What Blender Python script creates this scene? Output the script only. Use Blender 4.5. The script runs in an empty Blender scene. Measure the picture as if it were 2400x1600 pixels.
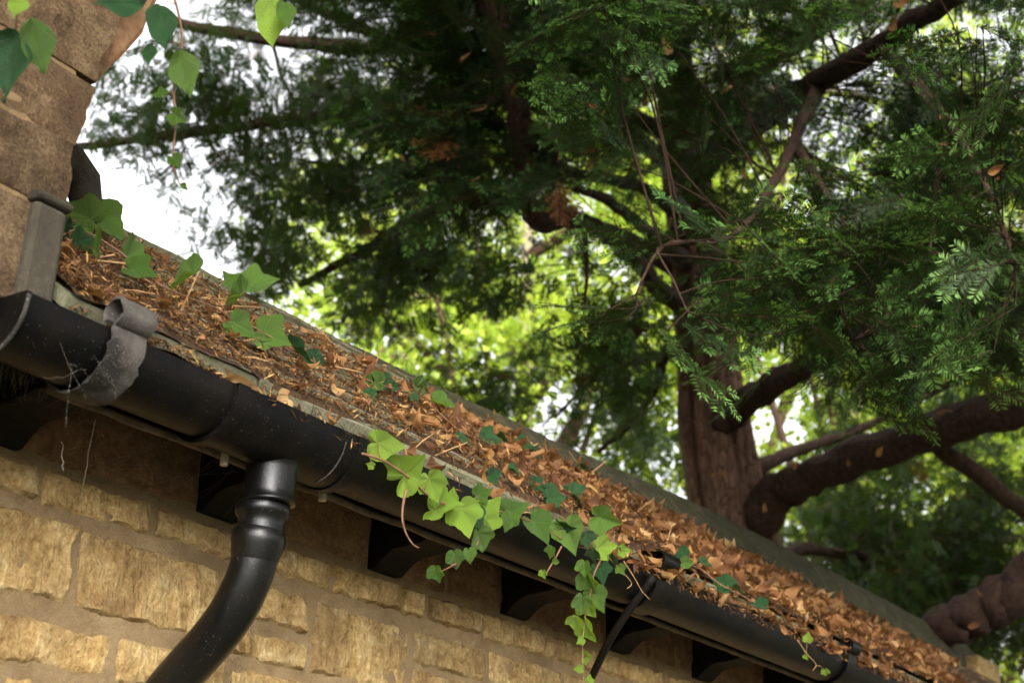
import bpy, math, random
import numpy as np
from mathutils import Vector, Matrix, noise as mnoise

random.seed(7); rng = np.random.default_rng(11)
scn = bpy.context.scene
COL = scn.collection

# ------------------------------------------------------------------ camera
FPX = 3320.0                                   # focal length in pixels of a 2400 wide frame
PITCH, AZ, ROLL = math.radians(22.3), math.radians(34.3), 0.035
CAM = np.array([0.0, 0.0, 1.6])
F0 = np.array([math.cos(AZ), math.sin(AZ), 0.0]); UP = np.array([0, 0, 1.0])
FW = F0 * math.cos(PITCH) + UP * math.sin(PITCH)
R0 = np.array([math.sin(AZ), -math.cos(AZ), 0.0]); U0 = np.cross(R0, FW)
RT = R0 * math.cos(ROLL) + U0 * math.sin(ROLL)
UT = U0 * math.cos(ROLL) - R0 * math.sin(ROLL)
cam_d = bpy.data.cameras.new('camera'); cam = bpy.data.objects.new('camera', cam_d); COL.objects.link(cam)
cam.matrix_world = Matrix([[RT[i], UT[i], -FW[i], CAM[i]] for i in range(3)] + [[0, 0, 0, 1]])
cam_d.sensor_width = 36.0; cam_d.lens = FPX / 2400 * 36
cam_d.clip_start = 0.05; cam_d.clip_end = 2000
cam_d.dof.use_dof = True; cam_d.dof.focus_distance = 2.2; cam_d.dof.aperture_fstop = 6.5
scn.camera = cam

# ------------------------------------------------------------------ sky, sun, exposure
SUN_TO = Vector((-0.60, -0.66, 0.44)).normalized()      # towards the sun: low, behind the camera's left shoulder
w = bpy.data.worlds.new('World'); scn.world = w; w.use_nodes = True
nt = w.node_tree; nt.nodes.clear()
sky = nt.nodes.new('ShaderNodeTexSky'); sky.sky_type = 'NISHITA'; sky.sun_disc = False
sky.sun_elevation = math.asin(SUN_TO.z); sky.sun_rotation = math.atan2(SUN_TO.x, SUN_TO.y)
sky.air_density = 1.0; sky.dust_density = 5.0; sky.ozone_density = 1.0
hsv = nt.nodes.new('ShaderNodeHueSaturation'); hsv.inputs['Saturation'].default_value = 0.10
bg = nt.nodes.new('ShaderNodeBackground'); bg.inputs['Strength'].default_value = 0.15
wo = nt.nodes.new('ShaderNodeOutputWorld')
nt.links.new(sky.outputs[0], hsv.inputs['Color']); nt.links.new(hsv.outputs[0], bg.inputs['Color']); nt.links.new(bg.outputs[0], wo.inputs['Surface'])
sun_d = bpy.data.lights.new('sun', 'SUN'); sun_d.energy = 0.95; sun_d.angle = math.radians(14); sun_d.color = (1.0, 0.90, 0.74)
sun = bpy.data.objects.new('sun', sun_d); COL.objects.link(sun); sun.location = (-6, -6, 9)
sun.rotation_euler = SUN_TO.to_track_quat('Z', 'Y').to_euler()
vs = scn.view_settings; vs.view_transform = 'Standard'; vs.look = 'None'; vs.gamma = 1.0; vs.use_curve_mapping = False
vs.exposure = 2.25
scn.cycles.use_denoising = True
scn.cycles.max_bounces = 8; scn.cycles.diffuse_bounces = 4; scn.cycles.transmission_bounces = 4

# ------------------------------------------------------------------ helpers
def ray(px, py): return FW + RT * ((px - 1200) / FPX) - UT * ((py - 800) / FPX)
def at(px, py, dep): return CAM + ray(px, py) * dep          # a point seen at a pixel of the photo, dep metres deep
def at_y(px, py, y): d = ray(px, py); return CAM + d * (y / d[1])
def at_x(px, py, x): d = ray(px, py); return CAM + d * (x / d[0])
def proj(p):
    v = np.asarray(p) - CAM; d = v @ FW
    return 1200 + FPX * (v @ RT) / d, 800 - FPX * (v @ UT) / d, d
def fbm(x, y, z=0.0, o=4): return mnoise.fractal(Vector((x, y, z)), 1.0, 2.0, o)

def tag(o, label, cat, group=None, kind=None):
    if label: o['label'] = label
    if cat: o['category'] = cat
    if group: o['group'] = group
    if kind: o['kind'] = kind
    return o
def empty(name, loc=(0, 0, 0)):
    o = bpy.data.objects.new(name, None); COL.objects.link(o); o.location = loc; o.empty_display_size = 0.05
    return o
def link(name, me, mat=None, parent=None, smooth=False):
    if mat is not None:
        for m in (mat if isinstance(mat, (list, tuple)) else [mat]): me.materials.append(m)
    if smooth: me.shade_smooth()
    o = bpy.data.objects.new(name, me); COL.objects.link(o)
    if parent is not None: set_parent(o, parent)
    return o
def set_parent(o, p):
    o.parent = p
    M = Matrix.Identity(4); q = p
    chain = []
    while q is not None: chain.append(q); q = q.parent
    for q in reversed(chain): M = M @ (q.matrix_parent_inverse @ q.matrix_basis if q.parent else q.matrix_basis)
    o.matrix_parent_inverse = M.inverted()
def np_mesh(name, V, Fc, mi=None, rnd=None, uv=None):
    """vertices (n,3), faces (m,k) array with one k"""
    V = np.asarray(V, dtype=np.float32); Fc = np.asarray(Fc, dtype=np.int32)
    me = bpy.data.meshes.new(name); n, k = Fc.shape
    me.vertices.add(len(V)); me.vertices.foreach_set('co', V.ravel())
    me.loops.add(n * k); me.loops.foreach_set('vertex_index', Fc.ravel())
    me.polygons.add(n); me.polygons.foreach_set('loop_start', np.arange(0, n * k, k, dtype=np.int32))
    try: me.polygons.foreach_set('loop_total', np.full(n, k, dtype=np.int32))
    except Exception: pass
    if mi is not None: me.polygons.foreach_set('material_index', np.asarray(mi, dtype=np.int32))
    if rnd is not None:
        a = me.attributes.new('rnd', 'FLOAT', 'POINT'); a.data.foreach_set('value', np.asarray(rnd, dtype=np.float32))
    if uv is not None:
        u = me.uv_layers.new(name='uv'); u.data.foreach_set('uv', np.asarray(uv, dtype=np.float32)[Fc.ravel()].ravel())
    me.update(calc_edges=True); me.validate()
    return me
class MB:
    def __init__(s): s.v = []; s.f = []
    def add(s, V, Fs):
        b = len(s.v); s.v += [tuple(map(float, p)) for p in V]; s.f += [tuple(int(i) + b for i in f) for f in Fs]; return s
    def box(s, x0, x1, y0, y1, z0, z1):
        return s.add([(x0, y0, z0), (x1, y0, z0), (x1, y1, z0), (x0, y1, z0), (x0, y0, z1), (x1, y0, z1), (x1, y1, z1), (x0, y1, z1)],
              [(0, 3, 2, 1), (4, 5, 6, 7), (0, 1, 5, 4), (1, 2, 6, 5), (2, 3, 7, 6), (3, 0, 4, 7)])
    def extrude_x(s, prof, x0, x1):                    # closed (y,z) outline, any winding
        n = len(prof); V = [(x0, y, z) for y, z in prof] + [(x1, y, z) for y, z in prof]
        Fs = [(i, (i + 1) % n, n + (i + 1) % n, n + i) for i in range(n)] + [tuple(range(n - 1, -1, -1)), tuple(range(n, 2 * n))]
        return s.add(V, Fs)
    def tube(s, path, rad, k=8, cap=True, wob=None):
        P = [np.asarray(p, float) for p in path]; n = len(P)
        if not hasattr(rad, '__len__'): rad = [rad] * n
        T = [P[min(i + 1, n - 1)] - P[max(i - 1, 0)] for i in range(n)]; T = [t / (np.linalg.norm(t) + 1e-9) for t in T]
        a = np.cross(T[0], (0, 0, 1.0));
        if np.linalg.norm(a) < 1e-3: a = np.array([1.0, 0, 0])
        a /= np.linalg.norm(a); V = []
        for i in range(n):
            a = a - T[i] * (a @ T[i]); a /= np.linalg.norm(a) + 1e-9; b = np.cross(T[i], a)
            for j in range(k):
                th = 2 * math.pi * j / k; r = rad[i] * (wob(i, th) if wob else 1.0)
                V.append(P[i] + (a * math.cos(th) + b * math.sin(th)) * r)
        Fs = [(i * k + j, i * k + (j + 1) % k, (i + 1) * k + (j + 1) % k, (i + 1) * k + j) for i in range(n - 1) for j in range(k)]
        if cap: Fs += [tuple(range(k - 1, -1, -1)), tuple((n - 1) * k + j for j in range(k))]
        return s.add(V, Fs)
    def mesh(s, name='m'):
        me = bpy.data.meshes.new(name); me.from_pydata(s.v, [], s.f); me.update()
        import bmesh
        bm = bmesh.new(); bm.from_mesh(me); bmesh.ops.recalc_face_normals(bm, faces=bm.faces); bm.to_mesh(me); bm.free()
        return me
    def build(s, name, mat, parent=None, smooth=False, angle=None):
        me = s.mesh(name)
        o = link(name, me, mat, parent, smooth)
        if angle is not None:
            me.shade_smooth(); me.set_sharp_from_angle(angle=math.radians(angle))
        return o
def bevel(o, w=0.004, seg=2):
    m = o.modifiers.new('bevel', 'BEVEL'); m.width = w; m.segments = seg; m.limit_method = 'ANGLE'
def smooth_path(pts, n=6):
    P = np.asarray(pts, float); out = []
    for i in range(len(P) - 1):
        p0, p1, p2, p3 = P[max(i - 1, 0)], P[i], P[i + 1], P[min(i + 2, len(P) - 1)]
        for t in np.linspace(0, 1, n, endpoint=False):
            out.append(0.5 * (2 * p1 + (p2 - p0) * t + (2 * p0 - 5 * p1 + 4 * p2 - p3) * t * t + (3 * p1 - p0 - 3 * p2 + p3) * t ** 3))
    out.append(P[-1]); return np.array(out)
def replicate(V, Fc, Rm, T, rnd=True):
    """copies of one small mesh: Rm (N,3,3), T (N,3)"""
    N, n = len(T), len(V)
    W = np.einsum('nij,vj->nvi', Rm, V) + T[:, None, :]
    FF = (Fc[None] + (np.arange(N) * n)[:, None, None]).reshape(-1, Fc.shape[1])
    return W.reshape(-1, 3), FF, np.repeat(rng.random(N), n)
def rand_rot(N, normal, tilt, rg=None):
    """frames whose z leans from 'normal' by about tilt radians, random spin"""
    rg = rg or rng
    nrm = np.asarray(normal, float) + rg.normal(0, math.tan(min(tilt, 1.2)), (N, 3)); nrm /= np.linalg.norm(nrm, axis=1)[:, None]
    a = rg.normal(0, 1, (N, 3)); a -= nrm * (a * nrm).sum(1)[:, None]; a /= np.linalg.norm(a, axis=1)[:, None]
    return np.stack([a, np.cross(nrm, a), nrm], axis=2)

# ------------------------------------------------------------------ materials
def mat_new(name):
    m = bpy.data.materials.new(name); m.use_nodes = True; m.node_tree.nodes.clear(); return m, m.node_tree
class NT:
    def __init__(s, name):
        s.m, s.t = mat_new(name); s.out = s.n('ShaderNodeOutputMaterial')
    def n(s, typ, **kw):
        nd = s.t.nodes.new(typ)
        for k, v in kw.items(): setattr(nd, k, v)
        return nd
    def l(s, a, b): s.t.links.new(a, b)
    def co(s, scale=(1, 1, 1), kind='Object'):
        tc = s.n('ShaderNodeTexCoord'); mp = s.n('ShaderNodeMapping'); mp.inputs['Scale'].default_value = scale
        s.l(tc.outputs[kind], mp.inputs[0]); return mp.outputs[0]
    def noise(s, sc, co, det=6, rough=0.6, dist=0.0):
        nd = s.n('ShaderNodeTexNoise'); nd.inputs['Scale'].default_value = sc; nd.inputs['Detail'].default_value = det
        nd.inputs['Roughness'].default_value = rough; nd.inputs['Distortion'].default_value = dist; s.l(co, nd.inputs['Vector']); return nd.outputs['Fac']
    def ramp(s, fac, stops):
        r = s.n('ShaderNodeValToRGB'); el = r.color_ramp.elements
        while len(el) < len(stops): el.new(0.5)
        for e, (p, c) in zip(el, stops): e.position = p; e.color = (*c, 1) if len(c) == 3 else c
        s.l(fac, r.inputs[0]); return r.outputs[0]
    def mix(s, fac, a, b, mode='MIX'):
        m = s.n('ShaderNodeMix', data_type='RGBA', blend_type=mode)
        for sock, v in ((m.inputs['Factor'], fac), (m.inputs['A'], a), (m.inputs['B'], b)):
            pass
        F_, A_, B_ = m.inputs[0], m.inputs[6], m.inputs[7]
        for sock, v in ((F_, fac), (A_, a), (B_, b)):
            if hasattr(v, 'is_output'): s.l(v, sock)
            elif isinstance(v, (int, float)): sock.default_value = v if sock is F_ else (v, v, v, 1)
            else: sock.default_value = (*v, 1)
        return m.outputs[2]
    def math(s, op, a, b=None, c=None):
        m = s.n('ShaderNodeMath', operation=op)
        for i, v in enumerate((a, b, c)):
            if v is None: continue
            if hasattr(v, 'is_output'): s.l(v, m.inputs[i])
            else: m.inputs[i].default_value = v
        return m.outputs[0]
    def bump(s, h, strength=0.5, dist=0.01, nrm=None):
        b = s.n('ShaderNodeBump'); b.inputs['Strength'].default_value = strength; b.inputs['Distance'].default_value = dist
        s.l(h, b.inputs['Height'])
        if nrm is not None: s.l(nrm, b.inputs['Normal'])
        return b.outputs[0]
    def rnd(s):                                       # per object / per instance / per piece of a joined mesh
        oi = s.n('ShaderNodeObjectInfo'); at_ = s.n('ShaderNodeAttribute'); at_.attribute_name = 'rnd'
        return s.math('FRACT', s.math('ADD', oi.outputs['Random'], at_.outputs['Fac']))
    def pbr(s, color, rough=0.8, nrm=None, spec=0.5, **kw):
        p = s.n('ShaderNodeBsdfPrincipled')
        for sock, v in (('Base Color', color), ('Roughness', rough), ('Specular IOR Level', spec), *kw.items()):
            if hasattr(v, 'is_output'): s.l(v, p.inputs[sock])
            elif isinstance(v, (int, float)): p.inputs[sock].default_value = v
            else: p.inputs[sock].default_value = (*v, 1)
        if nrm is not None: s.l(nrm, p.inputs['Normal'])
        s.l(p.outputs[0], s.out.inputs[0]); return p
    def leafy(s, color, tcolor, fac, rough=0.5, nrm=None, spec=0.4):
        p = s.pbr(color, rough, nrm, spec); t = s.n('ShaderNodeBsdfTranslucent')
        if hasattr(tcolor, 'is_output'): s.l(tcolor, t.inputs[0])
        else: t.inputs[0].default_value = (*tcolor, 1)
        mx = s.n('ShaderNodeMixShader'); mx.inputs[0].default_value = fac
        s.l(p.outputs[0], mx.inputs[1]); s.l(t.outputs[0], mx.inputs[2]); s.l(mx.outputs[0], s.out.inputs[0]); return p
M = {}
def stone_mat(name, stops, dirt, dirt_amt=0.5, streak=0.5, grain=90, bump=0.9):
    s = NT(name); co = s.co(); oi = s.n('ShaderNodeObjectInfo')
    add = s.n('ShaderNodeVectorMath', operation='ADD'); s.l(co, add.inputs[0])
    sc = s.n('ShaderNodeVectorMath', operation='SCALE'); s.l(oi.outputs['Random'], sc.inputs['Scale']); sc.inputs[0].default_value = (13, 7, 19)
    s.l(sc.outputs[0], add.inputs[1]); co = add.outputs[0]
    stv = s.n('ShaderNodeVectorMath', operation='MULTIPLY'); s.l(co, stv.inputs[0]); stv.inputs[1].default_value = (1, 1, 0.18)
    n1 = s.noise(22, co, 8, 0.65, 0.4); n2 = s.noise(grain, co, 6, 0.7); n3 = s.noise(7, co, 4, 0.6); n4 = s.noise(85, stv.outputs[0], 4, 0.6, 0.8)
    c = s.ramp(s.math('ADD', s.math('MULTIPLY', n1, 0.5), s.math('MULTIPLY', n2, 0.5)), stops)
    c = s.mix(s.math('MULTIPLY', s.ramp(n3, [(0.45, (0, 0, 0)), (0.68, (1, 1, 1))]), dirt_amt), c, dirt)
    c = s.mix(s.math('MULTIPLY', s.ramp(s.noise(30, co, 7, 0.75, 0.6), [(0.52, (0, 0, 0)), (0.66, (1, 1, 1))]), dirt_amt * 0.8), c, dirt)
    c = s.mix(0.55, c, s.mix(oi.outputs['Random'], (0.72, 0.72, 0.72), (1.05, 1.0, 0.95)), 'MULTIPLY')
    h = s.math('ADD', s.math('MULTIPLY', n1, 1.2), s.math('ADD', s.math('MULTIPLY', n2, 0.5), s.math('MULTIPLY', n4, streak)))
    s.pbr(c, 0.9, s.bump(h, bump, 0.012), 0.25); M[name] = s.m
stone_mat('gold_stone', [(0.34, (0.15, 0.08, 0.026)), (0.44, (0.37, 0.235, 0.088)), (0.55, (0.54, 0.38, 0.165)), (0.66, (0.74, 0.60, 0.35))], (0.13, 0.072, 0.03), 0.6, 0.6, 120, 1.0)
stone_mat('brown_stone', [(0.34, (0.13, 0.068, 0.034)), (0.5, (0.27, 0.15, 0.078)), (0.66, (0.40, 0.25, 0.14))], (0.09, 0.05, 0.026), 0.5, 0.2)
stone_mat('pier_stone', [(0.38, (0.045, 0.026, 0.012)), (0.5, (0.145, 0.091, 0.047)), (0.62, (0.29, 0.205, 0.115))], (0.075, 0.045, 0.024), 0.45, 0.0, 260, 1.0)
stone_mat('slab_stone', [(0.3, (0.02, 0.017, 0.012)), (0.55, (0.046, 0.039, 0.027)), (0.75, (0.11, 0.095, 0.068))], (0.08, 0.07, 0.05), 0.4, 0.0, 120, 0.5)
stone_mat('mortar', [(0.3, (0.20, 0.13, 0.06)), (0.5, (0.34, 0.235, 0.12)), (0.7, (0.46, 0.345, 0.195))], (0.17, 0.105, 0.05), 0.45, 0.0, 380, 0.9)
stone_mat('tile_stone', [(0.28, (0.08, 0.08, 0.045)), (0.5, (0.18, 0.175, 0.115)), (0.72, (0.32, 0.305, 0.22))], (0.12, 0.13, 0.055), 0.5, 0.0, 160, 0.5)
stone_mat('ridge_stone', [(0.34, (0.010, 0.009, 0.005)), (0.5, (0.038, 0.034, 0.018)), (0.66, (0.12, 0.11, 0.06))], (0.03, 0.036, 0.012), 0.55, 0.0, 200, 0.6)

def black_mat(name, base, rough, dust, specks=0.735, spec=0.16):
    s = NT(name); co = s.co()
    n1 = s.noise(9, co, 6, 0.6); n2 = s.noise(520, co, 1, 0.5); n3 = s.noise(40, co, 7, 0.7, 1.0)
    c = s.mix(s.ramp(n1, [(0.42, (0, 0, 0)), (0.75, (1, 1, 1))]), base, dust)
    c = s.mix(s.ramp(n2, [(specks, (0, 0, 0)), (specks + 0.03, (1, 1, 1))]), c, (0.16, 0.14, 0.115))
    r = s.math('ADD', rough, s.math('MULTIPLY', n3, 0.25))
    s.pbr(c, r, s.bump(s.math('ADD', n3, s.math('MULTIPLY', n2, 0.3)), 0.12, 0.004), spec); M[name] = s.m
black_mat('black_plastic', (0.002, 0.002, 0.0019), 0.30, (0.010, 0.0072, 0.0055))
black_mat('glossy_plastic', (0.002, 0.002, 0.0019), 0.20, (0.007, 0.006, 0.005), 0.735, 0.35)
black_mat('black_paint', (0.004, 0.0035, 0.003), 0.55, (0.012, 0.008, 0.006))
black_mat('dusty_iron', (0.02, 0.018, 0.016), 0.6, (0.16, 0.145, 0.125), 0.66)
def simple_mat(name, c0, c1, scale, rough=0.8, bump=0.4, spec=0.3):
    s = NT(name); co = s.co(); n = s.noise(scale, co, 6, 0.65, 0.3)
    s.pbr(s.ramp(n, [(0.3, c0), (0.7, c1)]), rough, s.bump(n, bump, 0.006), spec); M[name] = s.m
simple_mat('weathered_wood', (0.05, 0.035, 0.025), (0.17, 0.12, 0.085), 60)
simple_mat('pale_metal', (0.30, 0.24, 0.17), (0.50, 0.43, 0.32), 120, 0.6)
simple_mat('cobweb', (0.22, 0.19, 0.15), (0.40, 0.35, 0.29), 40, 0.9)
simple_mat('humus', (0.022, 0.012, 0.006), (0.09, 0.047, 0.02), 130, 0.95, 0.9)
simple_mat('grass_ground', (0.025, 0.03, 0.012), (0.07, 0.065, 0.03), 3.0, 0.95)
simple_mat('vine_stem', (0.12, 0.05, 0.03), (0.24, 0.13, 0.07), 90, 0.6)
simple_mat('dry_stem', (0.25, 0.13, 0.06), (0.42, 0.26, 0.12), 90, 0.7)

s = NT('bark'); co = s.co((1, 1, 0.10)); n = s.noise(34, co, 8, 0.7, 0.6); n2 = s.noise(9, co, 5, 0.6)
v = s.n('ShaderNodeTexVoronoi', feature='DISTANCE_TO_EDGE'); v.inputs['Scale'].default_value = 30; s.l(co, v.inputs['Vector'])
crk = s.ramp(v.outputs['Distance'], [(0.0, (0, 0, 0)), (0.09, (1, 1, 1))])
c = s.ramp(s.math('ADD', s.math('MULTIPLY', n, 0.6), s.math('MULTIPLY', n2, 0.4)), [(0.3, (0.06, 0.031, 0.022)), (0.5, (0.20, 0.110, 0.078)), (0.7, (0.38, 0.245, 0.18))])
c = s.mix(s.math('MULTIPLY', s.math('SUBTRACT', 1.0, crk), s.ramp(n2, [(0.4, (0, 0, 0)), (0.6, (1, 1, 1))])), c, (0.06, 0.034, 0.025))
s.pbr(c, 0.9, s.bump(s.math('ADD', n, s.math('MULTIPLY', crk, 0.35)), 1.0, 0.03), 0.2); M['bark'] = s.m
s = NT('branch_bark'); co = s.co(); n = s.noise(40, co, 6, 0.7)
s.pbr(s.ramp(n, [(0.3, (0.025, 0.014, 0.010)), (0.7, (0.095, 0.055, 0.038))]), 0.9, s.bump(n, 0.9, 0.02), 0.2); M['branch_bark'] = s.m
simple_mat('twig_bark', (0.016, 0.010, 0.007), (0.05, 0.028, 0.018), 60, 0.95, 0.3, 0.1)
s = NT('pale_bark'); co = s.co((1, 1, 0.4)); n = s.noise(6, co, 7, 0.7)
s.pbr(s.ramp(n, [(0.3, (0.20, 0.16, 0.11)), (0.7, (0.42, 0.36, 0.27))]), 0.9, s.bump(n, 0.7, 0.05), 0.2); M['pale_bark'] = s.m

def vein_mask(s):
    uvn = s.n('ShaderNodeUVMap'); sp = s.n('ShaderNodeSeparateXYZ'); s.l(uvn.outputs[0], sp.inputs[0])
    th = s.math('ARCTAN2', sp.outputs[1], sp.outputs[0]); r = s.math('SQRT', s.math('ADD', s.math('MULTIPLY', sp.outputs[0], sp.outputs[0]), s.math('MULTIPLY', sp.outputs[1], sp.outputs[1])))
    d = s.math('MULTIPLY', r, s.math('ABSOLUTE', s.math('SINE', s.math('MULTIPLY', th, 4.0))))
    return s.ramp(d, [(0.0, (1, 1, 1)), (0.045, (0, 0, 0))])
def leaf_mat(name, dark, light, trans, fac, rough=0.4, spec=0.45, vein=(0.25, 0.40, 0.12)):
    s = NT(name); co = s.co(); r = s.rnd(); n = s.noise(35, co, 5, 0.6); vm = vein_mask(s)
    c = s.mix(s.math('ADD', s.math('MULTIPLY', r, 0.6), s.math('MULTIPLY', n, 0.4)), dark, light)
    c = s.mix(s.math('MULTIPLY', vm, 0.9), c, vein)
    s.leafy(c, trans, fac, rough, s.bump(s.math('SUBTRACT', n, s.math('MULTIPLY', vm, 0.8)), 0.8, 0.005), spec); M[name] = s.m
leaf_mat('ivy_leaf', (0.035, 0.095, 0.011), (0.13, 0.235, 0.038), (0.22, 0.37, 0.025), 0.34, 0.30, 0.6, vein=(0.22, 0.36, 0.14))
leaf_mat('ivy_leaf_young', (0.17, 0.31, 0.03), (0.28, 0.42, 0.055), (0.34, 0.52, 0.04), 0.36, 0.34, 0.5, vein=(0.42, 0.55, 0.20))
leaf_mat('ivy_leaf_dark', (0.014, 0.055, 0.016), (0.035, 0.10, 0.03), (0.03, 0.10, 0.012), 0.20, 0.3, vein=(0.07, 0.15, 0.05))
s = NT('dead_leaf'); co = s.co(); r = s.rnd(); n = s.noise(60, co, 6, 0.65)
c = s.ramp(s.math('ADD', s.math('MULTIPLY', r, 0.8), s.math('MULTIPLY', n, 0.2)), [(0.08, (0.030, 0.012, 0.006)), (0.30, (0.11, 0.044, 0.016)), (0.54, (0.205, 0.088, 0.030)), (0.78, (0.30, 0.155, 0.056)), (0.96, (0.50, 0.34, 0.16))])
s.leafy(c, (0.55, 0.26, 0.08), 0.25, 0.7, s.bump(n, 0.5, 0.004), 0.3); M['dead_leaf'] = s.m
s = NT('dead_needle'); r = s.rnd()
s.pbr(s.ramp(r, [(0.0, (0.030, 0.014, 0.006)), (0.5, (0.115, 0.050, 0.015)), (0.85, (0.23, 0.115, 0.034)), (1.0, (0.42, 0.24, 0.08))]), 0.7, None, 0.3); M['dead_needle'] = s.m
def needle_mat(name, dark, light, trans, fac):
    s = NT(name); r = s.rnd(); s.leafy(s.mix(r, dark, light), trans, fac, 0.48, None, 0.22); M[name] = s.m
needle_mat('yew_needle', (0.011, 0.028, 0.006), (0.036, 0.074, 0.015), (0.04, 0.09, 0.012), 0.18)
needle_mat('yew_needle_far', (0.010, 0.025, 0.006), (0.040, 0.076, 0.016), (0.11, 0.19, 0.018), 0.30)
needle_mat('yew_needle_young', (0.085, 0.205, 0.05), (0.18, 0.335, 0.085), (0.13, 0.29, 0.035), 0.28)
needle_mat('brown_needle', (0.16, 0.065, 0.022), (0.30, 0.13, 0.045), (0.3, 0.12, 0.03), 0.2)
s = NT('lime_leaf'); r = s.rnd()
s.leafy(s.mix(r, (0.16, 0.26, 0.028), (0.36, 0.42, 0.06)), s.mix(r, (0.32, 0.50, 0.035), (0.62, 0.70, 0.08)), 0.5, 0.5, None, 0.3); M['lime_leaf'] = s.m

# ------------------------------------------------------------------ ground
g = MB(); g.add([(-400, -400, 0), (400, -400, 0), (400, 400, 0), (-400, 400, 0)], [(0, 1, 2, 3)])
tag(g.build('ground', M['grass_ground']), 'grassy churchyard ground around the building', None, kind='structure')

# ------------------------------------------------------------------ the stone outbuilding
WY = 1.515                                       # face of the wall
X0, X1 = -0.6, 6.45
EY, EZ, TAN = 1.262, 2.228, 0.78                 # eaves edge and roof pitch
RY = 1.88
def roof_z(y): return EZ + TAN * (y - EY)
SN = np.array([0, -TAN, 1.0]) / math.hypot(TAN, 1); SS = np.array([0, 1.0, TAN]) / math.hypot(TAN, 1)
SLOPE = (RY - EY) * math.hypot(TAN, 1)
def roof_pt(x, sl, h=0.0): return np.array([x, EY, EZ]) + SS * sl + SN * h

bld = empty('stone_outbuilding', (X0, WY, 0)); tag(bld, 'low golden stone outbuilding with leaf-strewn stone slate roof and black rafter ends', 'building')
# wall core with its mortar face
nx, nz = 220, 70; V = []
for j in range(nz + 1):
    for i in range(nx + 1):
        x = X0 + (X1 - X0) * i / nx; z = 2.30 * j / nz
        V.append((x, WY + 0.0012 + 0.0035 * fbm(x * 9, z * 9, 3) + 0.002 * fbm(x * 40, z * 40, 1), z))
Fs = [(j * (nx + 1) + i, j * (nx + 1) + i + 1, (j + 1) * (nx + 1) + i + 1, (j + 1) * (nx + 1) + i) for j in range(nz) for i in range(nx)]
wm = MB(); wm.add(V, Fs); wm.box(X0, X1, WY + 0.03, WY + 0.95, 0, 2.29)
wall = wm.build('wall', M['mortar'], bld, True)

def stone(x0, x1, z0, z1, mat, parent, y=WY, proud=0.008, rough=0.0055, depth=0.05, res=0.006, seed=0.0, name='stone'):
    x0 -= 0.006; x1 += 0.006; z0 -= 0.004; z1 += 0.004
    nx = max(4, int((x1 - x0) / res)); nz = max(4, int((z1 - z0) / res)); nx = min(nx, 44); nz = min(nz, 22)
    V = []; wx, wz = x1 - x0, z1 - z0; e = min(0.0055, wx * 0.2, wz * 0.25)
    for j in range(nz + 1):
        for i in range(nx + 1):
            x = x0 + wx * i / nx; z = z0 + wz * j / nz
            d = min(x - x0, x1 - x, z - z0, z1 - z); k = min(1, d / e); k = k * (2 - k)
            n1 = fbm(x * 24 + seed, z * 24, seed * 1.7, 5); n2 = fbm(x * 70, z * 22 + seed, seed, 3)
            xx = x + 0.005 * fbm(x * 30, z * 30, seed + 5) * (1 if 0 < i < nx else 1.6); zz = z + 0.005 * fbm(x * 30, z * 30, seed + 9)
            V.append((xx, y - (proud * k - 0.004 * (1 - k)) - rough * k * n1 - 0.0028 * k * n2, zz))
    Fs = [(j * (nx + 1) + i, j * (nx + 1) + i + 1, (j + 1) * (nx + 1) + i + 1, (j + 1) * (nx + 1) + i) for j in range(nz) for i in range(nx)]
    ring = [i for i in range(nx + 1)] + [(j + 1) * (nx + 1) - 1 + (nx + 1) * 0 for j in range(1, nz + 1)] + [nz * (nx + 1) + i for i in range(nx - 1, -1, -1)] + [j * (nx + 1) for j in range(nz - 1, 0, -1)]
    b = len(V); V += [(V[r][0], y + depth, V[r][2]) for r in ring]; n = len(ring)
    Fs += [(ring[(i + 1) % n], ring[i], b + i, b + (i + 1) % n) for i in range(n)]
    m = MB(); m.add(V, Fs); return m.build(name, mat, parent, angle=48)
# measured courses near the camera (x joints), then more of the same kind
MG = 0.0
courses = [
 (2.092, 2.130, [(0.72, 0.90), (0.925, 1.128), (1.146, 1.325), (1.348, 1.565), (1.585, 1.715), (1.737, 1.965), (1.992, 2.143), (2.166, 2.36), (2.385, 2.56), (2.585, 2.86), (2.885, 3.05), (3.075, 3.33), (3.355, 3.6)]),
 (1.966, 2.066, [(0.70, 0.95), (0.975, 1.203), (1.224, 1.468)]),
 (2.012, 2.064, [(1.490, 1.668), (1.955, 2.16), (2.185, 2.43), (2.455, 2.63), (2.655, 2.95), (2.975, 3.2), (3.225, 3.5)]),
 (1.954, 1.994, [(1.490, 1.672), (1.955, 2.10), (2.125, 2.39), (2.415, 2.70), (2.725, 2.9), (2.925, 3.3)]),
 (1.954, 2.064, [(1.700, 1.930)]),
 (1.884, 1.936, [(0.76, 0.98), (1.005, 1.288), (1.310, 1.50), (1.525, 1.75), (1.775, 1.90), (1.925, 2.2), (2.225, 2.42), (2.445, 2.75), (2.775, 3.1)]),
 (1.785, 1.862, [(0.70, 0.9), (0.925, 1.17), (1.195, 1.42), (1.445, 1.60), (1.625, 1.9), (1.925, 2.15), (2.175, 2.5), (2.525, 2.8)]),
 (1.70, 1.762, [(0.72, 1.0), (1.025, 1.24), (1.265, 1.56), (1.585, 1.8), (1.825, 2.1), (2.125, 2.4)]),
]
sd = 1.0
for z0, z1, xs in courses:
    for a, b in xs:
        sd += 3.7; stone(a, b, z0 + random.uniform(-.003, .003), z1 + random.uniform(-.003, .003), M['gold_stone'], wall, seed=sd, proud=random.uniform(0.001, 0.005) + (0.003 if z0 > 2.08 else 0))
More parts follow.
